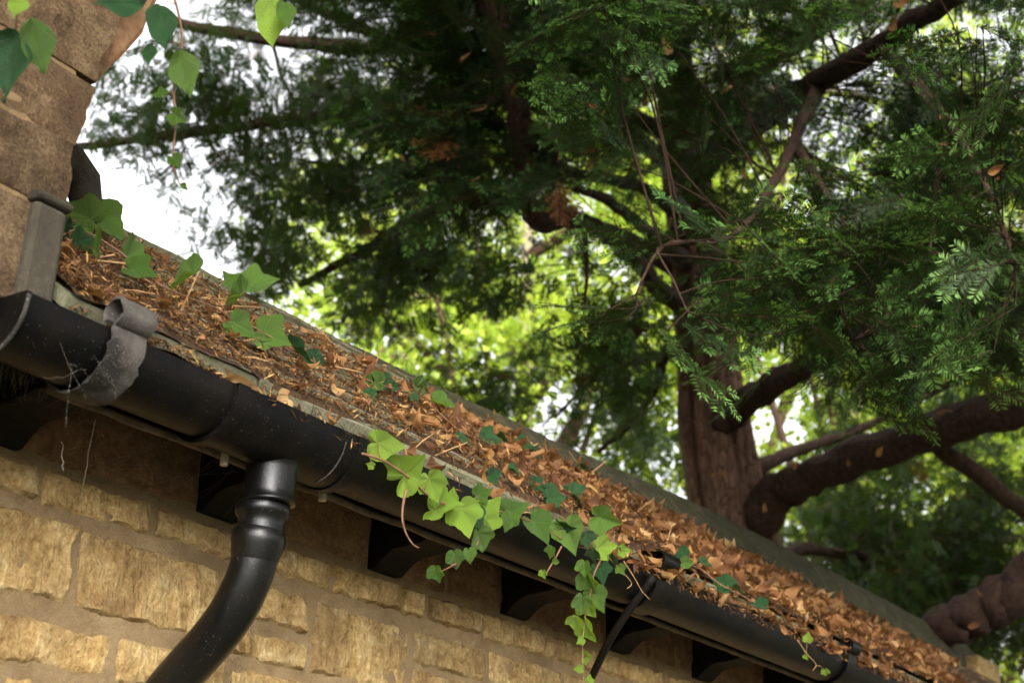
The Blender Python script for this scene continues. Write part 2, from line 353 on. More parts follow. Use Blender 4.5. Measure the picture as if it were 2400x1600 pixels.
# brown blocks filling between the rafters
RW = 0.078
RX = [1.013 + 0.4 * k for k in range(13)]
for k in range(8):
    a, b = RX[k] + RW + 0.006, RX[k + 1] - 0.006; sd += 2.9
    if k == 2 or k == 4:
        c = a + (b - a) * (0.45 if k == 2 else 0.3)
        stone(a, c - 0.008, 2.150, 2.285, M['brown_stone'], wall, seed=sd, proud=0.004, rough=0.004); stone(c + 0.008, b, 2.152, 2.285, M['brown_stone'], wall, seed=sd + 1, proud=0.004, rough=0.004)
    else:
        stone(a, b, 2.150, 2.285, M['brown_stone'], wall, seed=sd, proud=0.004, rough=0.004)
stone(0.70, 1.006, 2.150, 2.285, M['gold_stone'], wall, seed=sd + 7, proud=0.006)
# rafters with a scooped, rounded foot
def rafter(x):
    top = lambda y: roof_z(y) - 0.030
    pr = [(WY + 0.25, 2.145), (WY - 0.012, 2.142)]
    for t in np.linspace(0, 1, 9): pr.append((WY - 0.014 - 0.052 * t, 2.142 + 0.030 * math.sin(t * math.pi / 2)))
    pr += [(WY - 0.11, 2.176), (WY - 0.155, 2.190), (WY - 0.158, top(WY - 0.158)), (WY + 0.25, top(WY + 0.25))]
    m = MB(); m.extrude_x(pr, x, x + RW); o = m.build('rafter', M['black_paint'], bld); bevel(o, 0.003); return o
for x in RX: rafter(x)
# fascia behind the gutter and the dusty batten under it
m = MB(); m.box(0.99, X1, 1.340, 1.356, 2.166, 2.252); bevel(m.build('fascia_board', M['black_paint'], bld), 0.002)
m = MB(); path = [(x, 1.334 + 0.002 * fbm(x * 8, 1), 2.163 + 0.002 * fbm(x * 11, 5)) for x in np.arange(0.99, X1, 0.03)]; m.tube(path, [0.0055 + 0.0015 * fbm(p[0] * 30, 2) for p in path], 6)
m.build('batten', M['weathered_wood'], bld, True)

# roof deck, slates, ridge
m = MB(); m.extrude_x([(EY + 0.02, EZ - 0.012), (RY, roof_z(RY) - 0.03), (2 * RY - EY, EZ - 0.02), (2 * RY - EY, EZ - 0.045), (RY, roof_z(RY) - 0.055), (EY + 0.02, EZ - 0.036)], 0.945, X1)
roof = m.build('roof', M['weathered_wood'], bld)
rr = random.Random(5)
EXPO = 0.072; rows = int(SLOPE / EXPO) + 1
for r in range(rows):
    x = 0.942; s0 = r * EXPO
    while x < X1 - 0.05:
        wd = rr.uniform(0.14, 0.34) if r else rr.uniform(0.25, 0.5)
        wd = min(wd if x > 0.95 else wd * rr.uniform(.4, 1), X1 - x); th = rr.uniform(0.014, 0.016) if r == 0 else rr.uniform(0.009, 0.012); ln = min(EXPO + 0.05, SLOPE - s0 + 0.03)
        j = rr.uniform(-0.006, 0.006); up = rr.uniform(0.004, 0.005) if r == 0 else rr.uniform(0.018, 0.020); sag = rr.uniform(-0.003, 0.003)
        V = []; nseg = 5
        for k in range(nseg + 1):
            xx = x + (wd - 0.004) * k / nseg; w1 = 0.003 * fbm(xx * 14, r * 3.1, 1)
            for sl, h in ((s0 + j + w1, up), (s0 + j + w1 + 0.002, up + th), (s0 + ln, 0.004 + th), (s0 + ln, 0.004)):
                V.append(roof_pt(xx, sl, h + sag * (k / nseg - .5) * 2 + 0.0015 * fbm(xx * 20, sl * 20, r)))
        Fs = [(4 * k + a, 4 * k + (a + 1) % 4, 4 * k + 4 + (a + 1) % 4, 4 * k + 4 + a) for k in range(nseg) for a in range(4)] + [(0, 1, 2, 3), (4 * nseg + 3, 4 * nseg + 2, 4 * nseg + 1, 4 * nseg)]
        t = MB(); t.add(V, Fs); t.build('roof_slate', M['tile_stone'], roof)
        x += wd
joints = [0.95, 1.62, 2.25, 2.88, 3.45, 3.96, 4.72, 5.30, 5.92, 6.38]
for a, b in zip(joints[:-1], joints[1:]):
    t = MB(); V = []; dz = rr.uniform(-0.004, 0.004); nseg = 14
    for k in range(nseg + 1):
        xx = a + 0.004 + (b - a - 0.008) * k / nseg; e = 0.005 * fbm(xx * 12, a, 2); g_ = 0.010 * min(1, max(0, (xx - 2.5) / 2.5))
        zt = 1.6 + 1.86 * float(np.interp(xx, [1.5, 2.23, 2.94, 3.8, 4.75, 6.4], [.5955, .604, .618, .640, .650, .653])) + dz; ris = zt - 2.709; zb = roof_z(1.765)
        pr = [(1.765 - e, zb - 0.012), (1.752 - e, zb + 0.010 + 0.42 * ris + e * .5), (1.846, zt + e * .6), (1.896, zt + e * .6), (1.985, zb + 0.018 + 0.66 * ris), (1.985, zb - 0.012), (RY, zb - 0.02)]
        V += [(xx, y, z) for y, z in pr]
    n = 7; Fs = [(n * k + i, n * k + (i + 1) % n, n * k + n + (i + 1) % n, n * k + n + i) for k in range(nseg) for i in range(n)] + [tuple(range(n)), tuple(n * nseg + i for i in range(n - 1, -1, -1))]
    t.add(V, Fs); bevel(t.build('ridge_stone', M['ridge_stone'], bld), 0.006)
m = MB(); m.box(6.02, 6.33, 1.70, 1.763, 2.50, 2.70); bevel(m.build('end_block', M['gold_stone'], bld), 0.01)
m = MB(); m.extrude_x([(WY, 2.0), (WY, roof_z(WY) - 0.03), (RY, roof_z(RY) - 0.03), (2 * RY - WY, roof_z(WY) - 0.03), (2 * RY - WY, 2.0)], X1 - 0.25, X1 - 0.03)
m.build('gable', M['gold_stone'], bld)

# ------------------------------------------------------------------ taller stone pier at the left
pier = empty('stone_pier', (0.6, 1.4, 0.0)); tag(pier, 'weathered brown stone pier rising above the gutter end, behind creeper leaves', 'wall')
def pier_block(x0, x1a, x1b, z0, z1, y, mat, bulge=0.0, seed=0, tilt=0.0, name='stone'):
    """block whose right edge runs from x1a (bottom) to x1b (top)"""
    nx, nz = 26, 18; V = []
    for j in range(nz + 1):
        for i in range(nx + 1):
            tz = j / nz; z = z0 + (z1 - z0) * tz; xr = x1a + (x1b - x1a) * tz + 0.008 * fbm(3.3, z * 16, 4) + bulge * math.sin(tz * math.pi)
            x = x0 + (xr - x0) * i / nx; z += tilt * (x - x0)
            d = min((xr - x), (z1 - z0) * min(tz, 1 - tz)); k = min(1, d / 0.005); k = math.sqrt(max(0, k * (2 - k)))
            V.append((x, y + 0.002 * (1 - k) - 0.002 - 0.004 * fbm(x * 9, z * 9, 1) - 0.002 * fbm(x * 50, z * 50, seed), z))
    Fs = [(j * (nx + 1) + i, j * (nx + 1) + i + 1, (j + 1) * (nx + 1) + i + 1, (j + 1) * (nx + 1) + i) for j in range(nz) for i in range(nx)]
    ring = [i for i in range(nx + 1)] + [(j + 1) * (nx + 1) - 1 for j in range(1, nz + 1)] + [nz * (nx + 1) + i for i in range(nx - 1, -1, -1)] + [j * (nx + 1) for j in range(nz - 1, 0, -1)]
    b = len(V); V += [(V[r][0], y + 0.35, V[r][2]) for r in ring]; n = len(ring)
    Fs += [(ring[(i + 1) % n], ring[i], b + i, b + (i + 1) % n) for i in range(n)] + [tuple(b + i for i in range(n))]
    m = MB(); m.add(V, Fs); return m.build(name, mat, pier, angle=40)
PY = 1.285; K_ = PY / 1.42
def kz(z): return 1.6 + (z - 1.6) * K_
m = MB(); m.box(0.3, 0.920, PY + 0.0014, 1.80, 2.226, kz(3.02)); m.build('mortar_core', M['mortar'], pier)
m = MB(); m.box(0.3, 0.850, PY, 1.60, 0.0, 2.224); m.build('pier_foot', M['pier_stone'], pier)
for x1a, x1b, z0, z1, dy, bu, sd_, tl in ((1.034, 1.034, 2.292, 2.429, 0, 0, 1, 0), (1.032, 1.026, 2.436, 2.537, -.001, .002, 5, 0), (1.028, 1.052, 2.544, 2.645, 0, .002, 9, -.01), (1.052, 1.070, 2.652, 2.791, -.002, .002, 13, -.01), (1.070, 1.088, 2.798, 2.98, 0, 0, 19, 0)):
    pier_block(0.3, x1a * K_, x1b * K_, kz(z0), kz(z1), PY + dy, M['pier_stone'], bu, sd_, tl)
ol = [(205, 205), (226, 120), (245, 30), (262, -80), (420, -80), (352, 40), (340, 78), (296, 128), (262, 160), (236, 190)]
A_ = [at_y(px, py, 1.33) for px, py in ol]; B_ = [p + np.array([0.02, 0.22, 0.05]) for p in A_]; n = len(ol)
m = MB(); m.add(A_ + B_, [tuple(range(n)), tuple(range(2 * n - 1, n - 1, -1))] + [(i, (i + 1) % n, n + (i + 1) % n, n + i) for i in range(n)])
bevel(m.build('broken_stone', M['brown_stone'], pier), 0.008)
m = MB(); a = at_y(62, 655, 1.455); 
m.box(0.887, 0.932, 1.270, 1.300, 2.224, 2.351); bevel(m.build('upright_slab', M['slab_stone'], pier), 0.006)
m = MB(); m.extrude_x([(1.269, 2.3515), (1.263, 2.356), (1.267, 2.363), (1.30, 2.368), (1.30, 2.3512)], 0.884, 0.935); bevel(m.build('slab_cap', M['slab_stone'], pier), 0.004)
m = MB(); p = at_y(178, 425, 1.60); m.tube([p + np.array(d) for d in ((-0.06, 0, 0.03), (-0.02, 0, 0.024), (0.012, 0, 0.006), (0.026, 0, -0.03), (0.028, 0, -0.06))], [0.03, 0.03, 0.028, 0.024, 0.018], 12)
m.build('rounded_stone', M['slab_stone'], pier, True)

# ------------------------------------------------------------------ gutter
GY, GZ, GR = 1.280, 2.209, 0.053
gut = empty('rain_gutter', (0.87, GY, GZ)); tag(gut, 'black half-round plastic rain gutter along the eaves', 'gutter')
def arc(r, a0=180, a1=360, n=18): return [(GY + r * math.cos(math.radians(a)), GZ + r * math.sin(math.radians(a)) * 1.04) for a in np.linspace(a0, a1, n)]
def channel(x0, x1, r, th=0.0028, name='gutter_channel', mat='black_plastic', n=20):
    o = arc(r, n=n); i = arc(r - th, n=n)
    lip = [(GY - r - 0.001, GZ + 0.006), (GY - r + 0.006, GZ + 0.007), (GY - r + 0.006, GZ + 0.003)]
    lip2 = [(GY + r - th, GZ + 0.006), (GY + r, GZ + 0.006)]
    pr = o + lip2[::-1] + i[::-1] + lip[::-1]
    m = MB(); m.extrude_x(pr, x0, x1); return m.build(name, M[mat], gut, angle=40)
channel(0.868, 1.20, GR); channel(1.425, 2.36, GR); channel(2.362, 3.30, GR); channel(3.302, 4.6, GR)
channel(1.186, 1.440, GR + 0.0045, name='running_outlet')
channel(1.186, 1.206, GR + 0.0075, name='outlet_rim'); channel(1.424, 1.442, GR + 0.0070, name='outlet_rim')
m = MB(); m.tube([(1.399, *arc(GR + 0.0050, a, a, 1)[0]) for a in np.linspace(188, 262, 14)], 0.0012, 6); m.build('paint_seam', M['dusty_iron'], gut, True)
m = MB(); m.extrude_x(arc(GR + 0.003, n=20) + [(GY + GR, GZ + 0.008), (GY - GR, GZ + 0.008)], 0.864, 0.871); m.build('stop_end', M['black_plastic'], gut)
m = MB(); m.tube([(0.8645, *arc(GR + 0.004, a, a, 1)[0]) for a in np.linspace(178, 330, 22)], 0.0028, 6); m.build('stop_end_rim', M['dusty_iron'], gut, True)
# outlet spout under the running outlet
OX = 1.3276
def lathe_z(name, cx, cy, prof, mat, parent, k=28):
    V = []; n = len(prof)
    for r, z in prof: V += [(cx + r * math.cos(2 * math.pi * j / k), cy + r * math.sin(2 * math.pi * j / k), z) for j in range(k)]
    Fs = [(i * k + j, i * k + (j + 1) % k, (i + 1) * k + (j + 1) % k, (i + 1) * k + j) for i in range(n - 1) for j in range(k)]
    m = MB(); m.add(V, Fs); return m.build(name, mat, parent, True)
lathe_z('outlet_spout', OX, 1.287, [(0.046, 2.168), (0.037, 2.158), (0.0345, 2.148), (0.034, 2.118), (0.0335, 2.1075), (0.0355, 2.106), (0.0355, 2.1025), (0.033, 2.102), (0.029, 2.1015)], M['glossy_plastic'], gut)
def bracket(x, wdt, mat='black_plastic', roll=0.0165):
    r = GR + 0.0062; pts = arc(r, 352, 176, 30)
    cy, cz = GY - r + 0.004, GZ + 0.010 + roll
    for a in np.linspace(265, -30, 18): pts.append((cy + roll * math.cos(math.radians(a)) - 0.002, cz + roll * math.sin(math.radians(a))))
    n = len(pts); th = 0.0035; out = []; inn = []
    for i in range(n):
        a = np.array(pts[min(i + 1, n - 1)]) - np.array(pts[max(i - 1, 0)]); a /= np.linalg.norm(a); nr = np.array([-a[1], a[0]])
        out.append(tuple(np.array(pts[i]) + nr * th * .5)); inn.append(tuple(np.array(pts[i]) - nr * th * .5))
    V = []; 
    for xx in (x - wdt / 2, x + wdt / 2): V += [(xx, *p) for p in out] + [(xx, *p) for p in inn]
    N2 = 2 * n; Fs = []
    for i in range(n - 1):
        Fs += [(i, i + 1, N2 + i + 1, N2 + i), (n + i, N2 + n + i, N2 + n + i + 1, n + i + 1), (i, n + i, n + i + 1, i + 1), (N2 + i, N2 + i + 1, N2 + n + i + 1, N2 + n + i)]
    if mat == 'dusty_iron': V = [(a_ + random.gauss(0, .0012), b_ + random.gauss(0, .0008), c_ + random.gauss(0, .0008)) for a_, b_, c_ in V]
    Fs += [(0, N2, N2 + n, n), (n - 1, 2 * n - 1, N2 + 2 * n - 1, N2 + n - 1)]
    m = MB(); m.add(V, Fs); o = m.build('gutter_bracket', M[mat], gut, angle=50); return o
bracket(1.005, 0.050, 'dusty_iron'); bracket(2.325, 0.062, 'black_plastic'); bracket(3.27, 0.055, 'black_plastic')
for px, py in ((24, 785), (527, 1068), (757, 1153)):
    p = at_y(px, py, 1.318); m = MB(); m.tube([p + np.array((0, 0, 0.014)), p + np.array((0, 0, 0.008)), p + np.array((0, 0, 0.0079)), p + np.array((0, 0, -0.013))], [0.0105, 0.0105, 0.0058, 0.0055], 8)
    m.build('bolt', M['pale_metal'], gut)

# ------------------------------------------------------------------ downpipe (swan neck)
dp = empty('downpipe', (OX, 1.29, 2.10)); tag(dp, 'glossy black swan-neck downpipe curving from the gutter towards the wall', 'pipe')
lathe_z('socket', OX, 1.296, [(0.0295, 2.1035), (0.034, 2.1035), (0.0362, 2.100), (0.0368, 2.093), (0.0350, 2.087), (0.0315, 2.083), (0.0308, 2.074), (0.0305, 2.060)], M['glossy_plastic'], dp)
pth = smooth_path([(OX, 1.2975, 2.078), (OX, 1.2985, 2.060), (OX, 1.302, 2.030), (OX, 1.312, 1.998), (OX, 1.333, 1.962), (OX, 1.365, 1.928), (OX, 1.408, 1.892), (OX, 1.445, 1.858), (OX, 1.467, 1.82), (OX, 1.472, 1.77), (OX, 1.472, 1.70)], 7)
m = MB(); m.tube(pth, [0.0303] * len(pth), 32); m.build('bend', M['glossy_plastic'], dp, True)
cl = [(OX, 1.2978, 2.070), (OX, 1.298, 2.066), (OX, 1.2985, 2.060), (OX, 1.299, 2.052), (OX, 1.300, 2.045), (OX, 1.3015, 2.036), (OX, 1.303, 2.028)]
m = MB(); m.tube(cl, [0.0306, 0.0345, 0.0362, 0.0360, 0.0340, 0.0325, 0.0305], 32, cap=False); m.build('collar', M['glossy_plastic'], dp, True)
m = MB(); m.tube([(OX, 1.472, 1.71), (OX, 1.472, 0.0)], 0.0303, 24); m.build('straight_pipe', M['glossy_plastic'], dp, True)

# stay bar under the second bracket, cable at the left
m = MB(); a = at_y(1532, 1350, 1.215); b = at_y(1440, 1480, 1.31); c = at_y(1375, 1610, 1.43); m.tube(smooth_path([a, b, c, c + (c - b) * 1.2], 5), 0.0075, 8)
tag(m.build('stay_bar', M['black_paint'], None, True), 'dark iron stay bar slanting down from the gutter bracket to the wall', 'bar')
m = MB(); pc = [at_y(*q) for q in ((16, 800, 1.40), (14, 880, 1.42), (10, 920, 1.44), (22, 940, 1.44), (50, 930, 1.43), (85, 908, 1.42), (120, 893, 1.40), (140, 880, 1.38))]
m.tube(smooth_path(pc, 6), 0.0045, 8); tag(m.build('cable', M['black_paint'], None, True), 'thin dark cable looped below the stop end of the gutter', 'cable')

# ------------------------------------------------------------------ leaf shapes
def strip_leaf(L, W, fold, curl, twist, seed, nv=11, nu=5, point=1.2):
    r = random.Random(seed); V = []; uv = []; ph = r.uniform(0, 6)
    for i in range(nv):
        t = i / (nv - 1); wd = W * (max(0, math.sin(math.pi * min(1, t ** 0.72))) ** 1.15 + 0.015)
        a = curl * (t - 0.4)
        x = L * (math.sin(a) / curl if abs(curl) > .05 else t - .4); zc = L * ((1 - math.cos(a)) / curl if abs(curl) > .05 else 0)
        for j in range(nu):
            u = (j / (nu - 1) - 0.5) * 2; y = u * wd * 0.5 * (1 + 0.12 * math.sin(9 * t + ph + u)); z = zc + fold * abs(y) + twist * u * (t - .5) * W + 0.05 * W * math.sin(11 * t + 3 * u + ph)
            V.append((x - 0.25 * fold * abs(y), y * math.cos(fold * .5), z)); uv.append((t, u * .5))
    Fs = [(i * nu + j, (i + 1) * nu + j, (i + 1) * nu + j + 1, i * nu + j + 1) for i in range(nv - 1) for j in range(nu - 1)]
    return np.array(V), np.array(Fs), np.array(uv)
DEAD = [strip_leaf(0.078, 0.036, 0.9, 2.6, 0.5, 1), strip_leaf(0.092, 0.027, 1.2, 0.8, -0.6, 2), strip_leaf(0.068, 0.040, 0.5, -1.0, 0.7, 3), strip_leaf(0.100, 0.046, 0.7, 1.7, 0.4, 4),
        strip_leaf(0.050, 0.014, 0.6, 0.7, 0.2, 5), strip_leaf(0.060, 0.028, 1.0, 3.4, -0.8, 6), strip_leaf(0.105, 0.052, -0.6, 1.1, 0.9, 7), strip_leaf(0.040, 0.011, 0.3, -0.9, 0.1, 8)]
DEAD_ME = []
for k, (V, Fs, uv) in enumerate(DEAD):
    me = np_mesh('dead_leaf', V, Fs, uv=uv); me.materials.append(M['dead_leaf']); me.shade_smooth(); DEAD_ME.append(me)

def ivy_mesh(seed, mat, lob=0.75):
    r = random.Random(seed); NA, rings = 44, (0.0, 0.2, 0.42, 0.66, 0.86, 1.0)
    key = [(0, 1.06), (7, 0.90), (18, 0.74), (38, 0.62), (54, lob * .96), (62, lob), (72, lob * .93), (92, 0.58), (115, 0.56), (140, 0.49), (162, 0.36), (174, 0.2), (180, 0.12)]
    ph = r.uniform(0, 6); fold = r.uniform(0.2, 0.7); curl = r.uniform(-0.7, 1.0); asy = r.uniform(-.06, .06)
    ang = np.array([k for k, _ in key]); rad = np.array([q for _, q in key]); V = []; uv = []
    for q in rings:
        for i in range(NA):
            th = -180 + 360 * i / NA; rr_ = np.interp(abs(th), ang, rad) * (1 + asy * math.sin(math.radians(th)))
            rr_ *= 1 + (0.05 * abs(math.sin(math.radians(th) * 9 + ph)) if q == 1 else 0)
            x = q * rr_ * math.cos(math.radians(th)); y = q * rr_ * math.sin(math.radians(th))
            z = fold * abs(y) - curl * 0.35 * x * x + 0.055 * math.sin(5 * math.radians(th) + ph) * q + 0.02 * math.cos(8 * x + ph) * q
            V.append((x, y, z)); uv.append((x, y))
    Fs = [(a * NA + i, a * NA + (i + 1) % NA, (a + 1) * NA + (i + 1) % NA, (a + 1) * NA + i) for a in range(len(rings) - 1) for i in range(NA)]
    me = np_mesh('ivy_leaf', np.array(V), np.array(Fs), uv=np.array(uv)); me.materials.append(M[mat]); me.shade_smooth(); return me
IVY = {t: [ivy_mesh(sd_ * 7 + k, mt, 0.66 + 0.05 * k) for k in range(4)] for sd_, (t, mt) in enumerate((('n', 'ivy_leaf'), ('y', 'ivy_leaf_young'), ('d', 'ivy_leaf_dark')))}
def long_mesh(seed, mat):
    V, Fs, uv = strip_leaf(1.0, 0.62, 0.35, 0.7, 0.2, seed, 15, 9, 2.0); me = np_mesh('creeper_leaf', V + np.array([.4, 0, 0]), Fs, uv=uv); me.materials.append(M[mat]); me.shade_smooth(); return me
for t, mt in (('N', 'ivy_leaf'), ('Y', 'ivy_leaf_young'), ('D', 'ivy_leaf_dark')): IVY[t] = [long_mesh(40 + k, mt) for k in range(3)]
ri = random.Random(3)
def put_leaf(parent, px, py, dep, size, ang, tone, flat=None):
    """leaf of 'size' photo pixels whose tip points at 'ang' degrees in the picture; flat: normal to lean to"""
    a = math.radians(ang); tip = RT * math.cos(a) + UT * math.sin(a)
    nrm = (-FW if flat is None else np.asarray(flat, float)) + np.array([ri.gauss(0, .42) for _ in range(3)]); nrm /= np.linalg.norm(nrm)
    tip = tip - nrm * (tip @ nrm); tip /= np.linalg.norm(tip); sd_ = np.cross(nrm, tip)
    S = size / FPX * dep / 1.40; P0 = at(px, py, dep) - tip * S * 0.38
    o = bpy.data.objects.new('leaf', ri.choice(IVY[tone])); COL.objects.link(o); set_parent(o, parent)
    o.matrix_basis = Matrix([[tip[i] * S, sd_[i] * S, nrm[i] * S, P0[i]] for i in range(3)] + [[0, 0, 0, 1]])
    return P0
def dep_y(px, py, y): return float((at_y(px, py, y) - CAM) @ FW)
def dep_roof(px, py, h=0.02):
    d = ray(px, py); num = (roof_pt(0, 0, h) - CAM) @ SN; return float(num / (d @ SN))
def vine(name, label, stem_pts, leaves, y=None, dep=None, roofh=None, rad=0.0018, mat='vine_stem', flat=None, cat='ivy', group=None, petiole=True):
    def D(px, py, dd=None):
        if dd is not None: return dd
        if dep is not None: return dep
        if roofh is not None: return min(max(dep_roof(px, py, roofh), 1.2), 6.5)
        return dep_y(px, py, y)
    p0 = at(*stem_pts[0][:2], D(*stem_pts[0])); t = empty(name, p0); tag(t, label, cat, group)
    pts = smooth_path([at(p[0], p[1], D(*p)) for p in stem_pts], 6); m = MB(); m.tube(pts, np.linspace(rad, rad * .45, len(pts)), 6); 
    for lf in leaves:
        px, py, sz, an, tone = lf[:5]; dd = D(px, py) - ri.uniform(0.0, 0.02)
        P0 = put_leaf(t, px, py, dd, sz, an, tone, flat)
        if petiole:
            q = pts[np.argmin(((pts - P0) ** 2).sum(1))]
            if np.linalg.norm(q - P0) < 0.14: m.tube([q, (q + P0) / 2 + np.array([0, 0, 0.004]), P0], [rad * .38, rad * .34, rad * .3], 5)
    m.build('stem', M[mat], t, True); return t

# ------------------------------------------------------------------ litter on the roof
def pile(x, sl):                                     # height of the litter above the roof plane
    fr = (sl % EXPO) / EXPO
    h = (0.031 if sl > EXPO else 0.022) - 0.009 * fr * (sl > EXPO) + 0.008 * max(0, fbm(x * 3.1, sl * 9, 8, 3) + 0.1) + 0.010 * min(1, max(0, (x - 1.7) / 1.2)) * (1 - sl / SLOPE)
    gap = 0.24 + 0.36 * fbm(x * 3.3, math.floor(sl / EXPO) * 2.7, 3, 2)           # bare lower edges of slates, mostly at the left
    if sl < 0.06: gap = 0.05 + 0.28 * max(0, min(1, (x - 1.25) / 0.3))
    gap *= 1 - 0.95 * min(1, max(0, (x - 1.85) / 0.5))
    if fr < gap: h -= 0.020
    return h
# brown mould under the leaves
nx, ns = 300, 100; V = []
for j in range(ns + 1):
    for i in range(nx + 1):
        x = 0.945 + (X1 - 0.97) * (i / nx) ** 1.4; sl = 0.004 + (SLOPE - 0.155) * j / ns
        V.append(roof_pt(x, sl, pile(x, sl) + 0.003 * fbm(x * 40, sl * 40, 2)))
m = MB(); m.add(V, [(j * (nx + 1) + i, j * (nx + 1) + i + 1, (j + 1) * (nx + 1) + i + 1, (j + 1) * (nx + 1) + i) for j in range(ns) for i in range(nx)])
tag(m.build('leaf_mould', M['humus'], None, True), 'dark brown leaf mould covering the stone slates of the roof', 'leaf mould', kind='stuff')
# debris filling the gutter
nx, ns = 240, 8; V = []
def gfill(x): return GZ - 0.012 + 0.008 * fbm(x * 5, 4) + 0.024 * min(1, max(0, (x - 1.7) / 0.35)) + 0.020 * min(1, max(0, (1.22 - x) / 0.12)) * min(1, max(0, (x - 0.90) / 0.05))
for j in range(ns + 1):
    for i in range(nx + 1):
        x = 0.88 + 3.6 * i / nx; u = j / ns; y = GY - 0.046 + 0.094 * u
        V.append((x, y, gfill(x) + 0.012 * math.sin(u * math.pi) + 0.005 * fbm(x * 40, y * 40, 3)))
m = MB(); m.add(V, [(j * (nx + 1) + i, j * (nx + 1) + i + 1, (j + 1) * (nx + 1) + i + 1, (j + 1) * (nx + 1) + i) for j in range(ns) for i in range(nx)])
tag(m.build('gutter_debris', M['humus'], None, True), 'brown debris filling the black gutter', 'debris', kind='stuff')

# dry yew needles
nv = np.array([(-.5, 0, 0), (-.1, .05, .04), (.5, 0, 0), (-.1, -.05, .04)]) * np.array([1, 1.3, 1]); nf = np.array([(0, 1, 2, 3)])
pts = []; nrm = []
r2 = np.random.default_rng(5)
while len(pts) < 46000:
    x = 0.95 + 5.4 * r2.random() ** 2.0; sl = (SLOPE - 0.20) * r2.random() ** 1.15
    if r2.random() < 0.18 and x > 1.0: pts.append((x * .8 + .2, GY - 0.048 + 0.09 * r2.random(), gfill(x * .8 + .2) + 0.012)); continue
    if sl % EXPO < 0.020 and x < 1.9 and r2.random() < 0.75: continue
    pts.append(roof_pt(x, sl, pile(x, sl) + 0.003 + (0.022 if r2.random() < .3 else 0.006) * r2.random()))
pts = [p for p in pts if p[0] < 4.55 + 4.0 * max(0, p[1] - 1.43)]
for x in np.concatenate([r2.uniform(1.9, 3.8, 1500), r2.uniform(1.2, 1.9, 160)]): pts.append((x, GY - GR - 0.002 - 0.008 * r2.random(), GZ + 0.014 - 0.030 * r2.random() ** 1.6))
pts = np.array(pts); N = len(pts); Rm = rand_rot(N, SN, 0.45, r2); sz = r2.uniform(0.010, 0.022, N)
V, Fq, rn = replicate(nv, nf, Rm * sz[:, None, None], pts)
me = np_mesh('needle_litter', V, Fq, rnd=rn); tag(link('needle_litter', me, M['dead_needle']), 'fine rust-brown dry needles strewn over roof and gutter', 'needle litter', kind='stuff')
# fallen leaves: 300 as things, the rest as one mass
leaf_pts = []
def past_verge(x, sl): return x > 4.55 + 4.0 * max(0, sl / math.hypot(1, TAN) - 0.17)
r3 = np.random.default_rng(21)
while len(leaf_pts) < 2300:
    x = 0.97 + 5.4 * r3.random() ** 1.35; sl = (SLOPE - 0.235) * r3.random()
    dens = 0.24 + 0.76 * min(1, max(0, (x - 1.15) / 0.7))
    if x < 2.0 and sl < 0.10: dens *= 0.35
    if r3.random() > dens or past_verge(x, sl): continue
    leaf_pts.append((x, sl))
big = []
for x, sl in leaf_pts:
    p = roof_pt(x, sl, pile(x, sl) + 0.004 + 0.012 * r3.random() * (1 - sl / SLOPE)); k = int(r3.choice(8, p=[.16, .14, .12, .10, .16, .14, .06, .12]))
    s_ = (0.32 + 0.60 * r3.random() ** 1.6) * (0.66 if x < 1.8 else (0.78 if x < 2.5 else 0.95)); d = proj(p)[2]; big.append((s_ * DEAD[k][0][:, 0].ptp() / d if hasattr(DEAD[k][0], 'ptp') else s_ * np.ptp(DEAD[k][0][:, 0]) / d, p, k, s_, x))
for x in np.concatenate([r3.uniform(1.0, 2.0, 30), r3.uniform(1.9, 3.6, 150)]):       # on and in the gutter
    p = np.array([x, GY - 0.05 + 0.09 * r3.random(), gfill(x) + 0.018 + 0.012 * r3.random()]); k = int(r3.choice([0, 1, 4, 5, 7, 4, 7])); s_ = r3.uniform(0.45, 0.85); big.append((s_ * 0.05 / proj(p)[2] * 1.2, p, k, s_, x))
for x in r3.uniform(1.95, 3.7, 75):                     # spilling over the lip
    p = np.array([x, GY - GR - 0.004 - 0.006 * r3.random(), GZ + 0.012 - 0.022 * r3.random()]); k = int(r3.choice([0, 1, 4, 7, 4])); s_ = r3.uniform(0.4, 0.8); big.append((s_ * 0.05 / proj(p)[2], p, k, s_, x))
for px, py, k, s_ in ((200, 695, 3, .62), (235, 720, 1, .4), (160, 660, 4, .6), (250, 735, 7, .7)):
    p = at_y(px, py, 1.262); big.append((0.2, p + np.array([0, 0, .004]), k, s_, p[0]))
big.sort(key=lambda t: -t[0])
GL = 'dry leaves fallen on the roof'
for q, (sz_, p, k, s_, x) in enumerate(big[:300]):
    Rk = rand_rot(1, SN, 0.38, r3)[0] * s_
    o = bpy.data.objects.new('fallen_leaf', DEAD_ME[k]); COL.objects.link(o)
    o.matrix_world = Matrix([[*Rk[i], p[i]] for i in range(3)] + [[0, 0, 0, 1]])
    tag(o, 'curled dry tan leaf fallen on the slate roof among the litter', 'leaf', GL)
Vs, Fs_, rs, off = [], [], [], 0
for k in range(8):
    sel = [b for b in big[300:] if b[2] == k]
    if not sel: continue
    T = np.array([b[1] for b in sel]); Rm = rand_rot(len(sel), SN, 0.42, r3) * np.array([b[3] for b in sel])[:, None, None]
    V, Fq, rn = replicate(DEAD[k][0], DEAD[k][1], Rm, T); Vs.append(V); Fs_.append(Fq + off); rs.append(rn); off += len(V)
me = np_mesh('leaf_litter', np.concatenate(Vs), np.concatenate(Fs_), rnd=np.concatenate(rs)); me.shade_smooth()
tag(link('leaf_litter', me, M['dead_leaf']), 'mass of small dry brown leaves heaped over the roof', 'leaf litter', kind='stuff')
m = MB(); rt = random.Random(31)
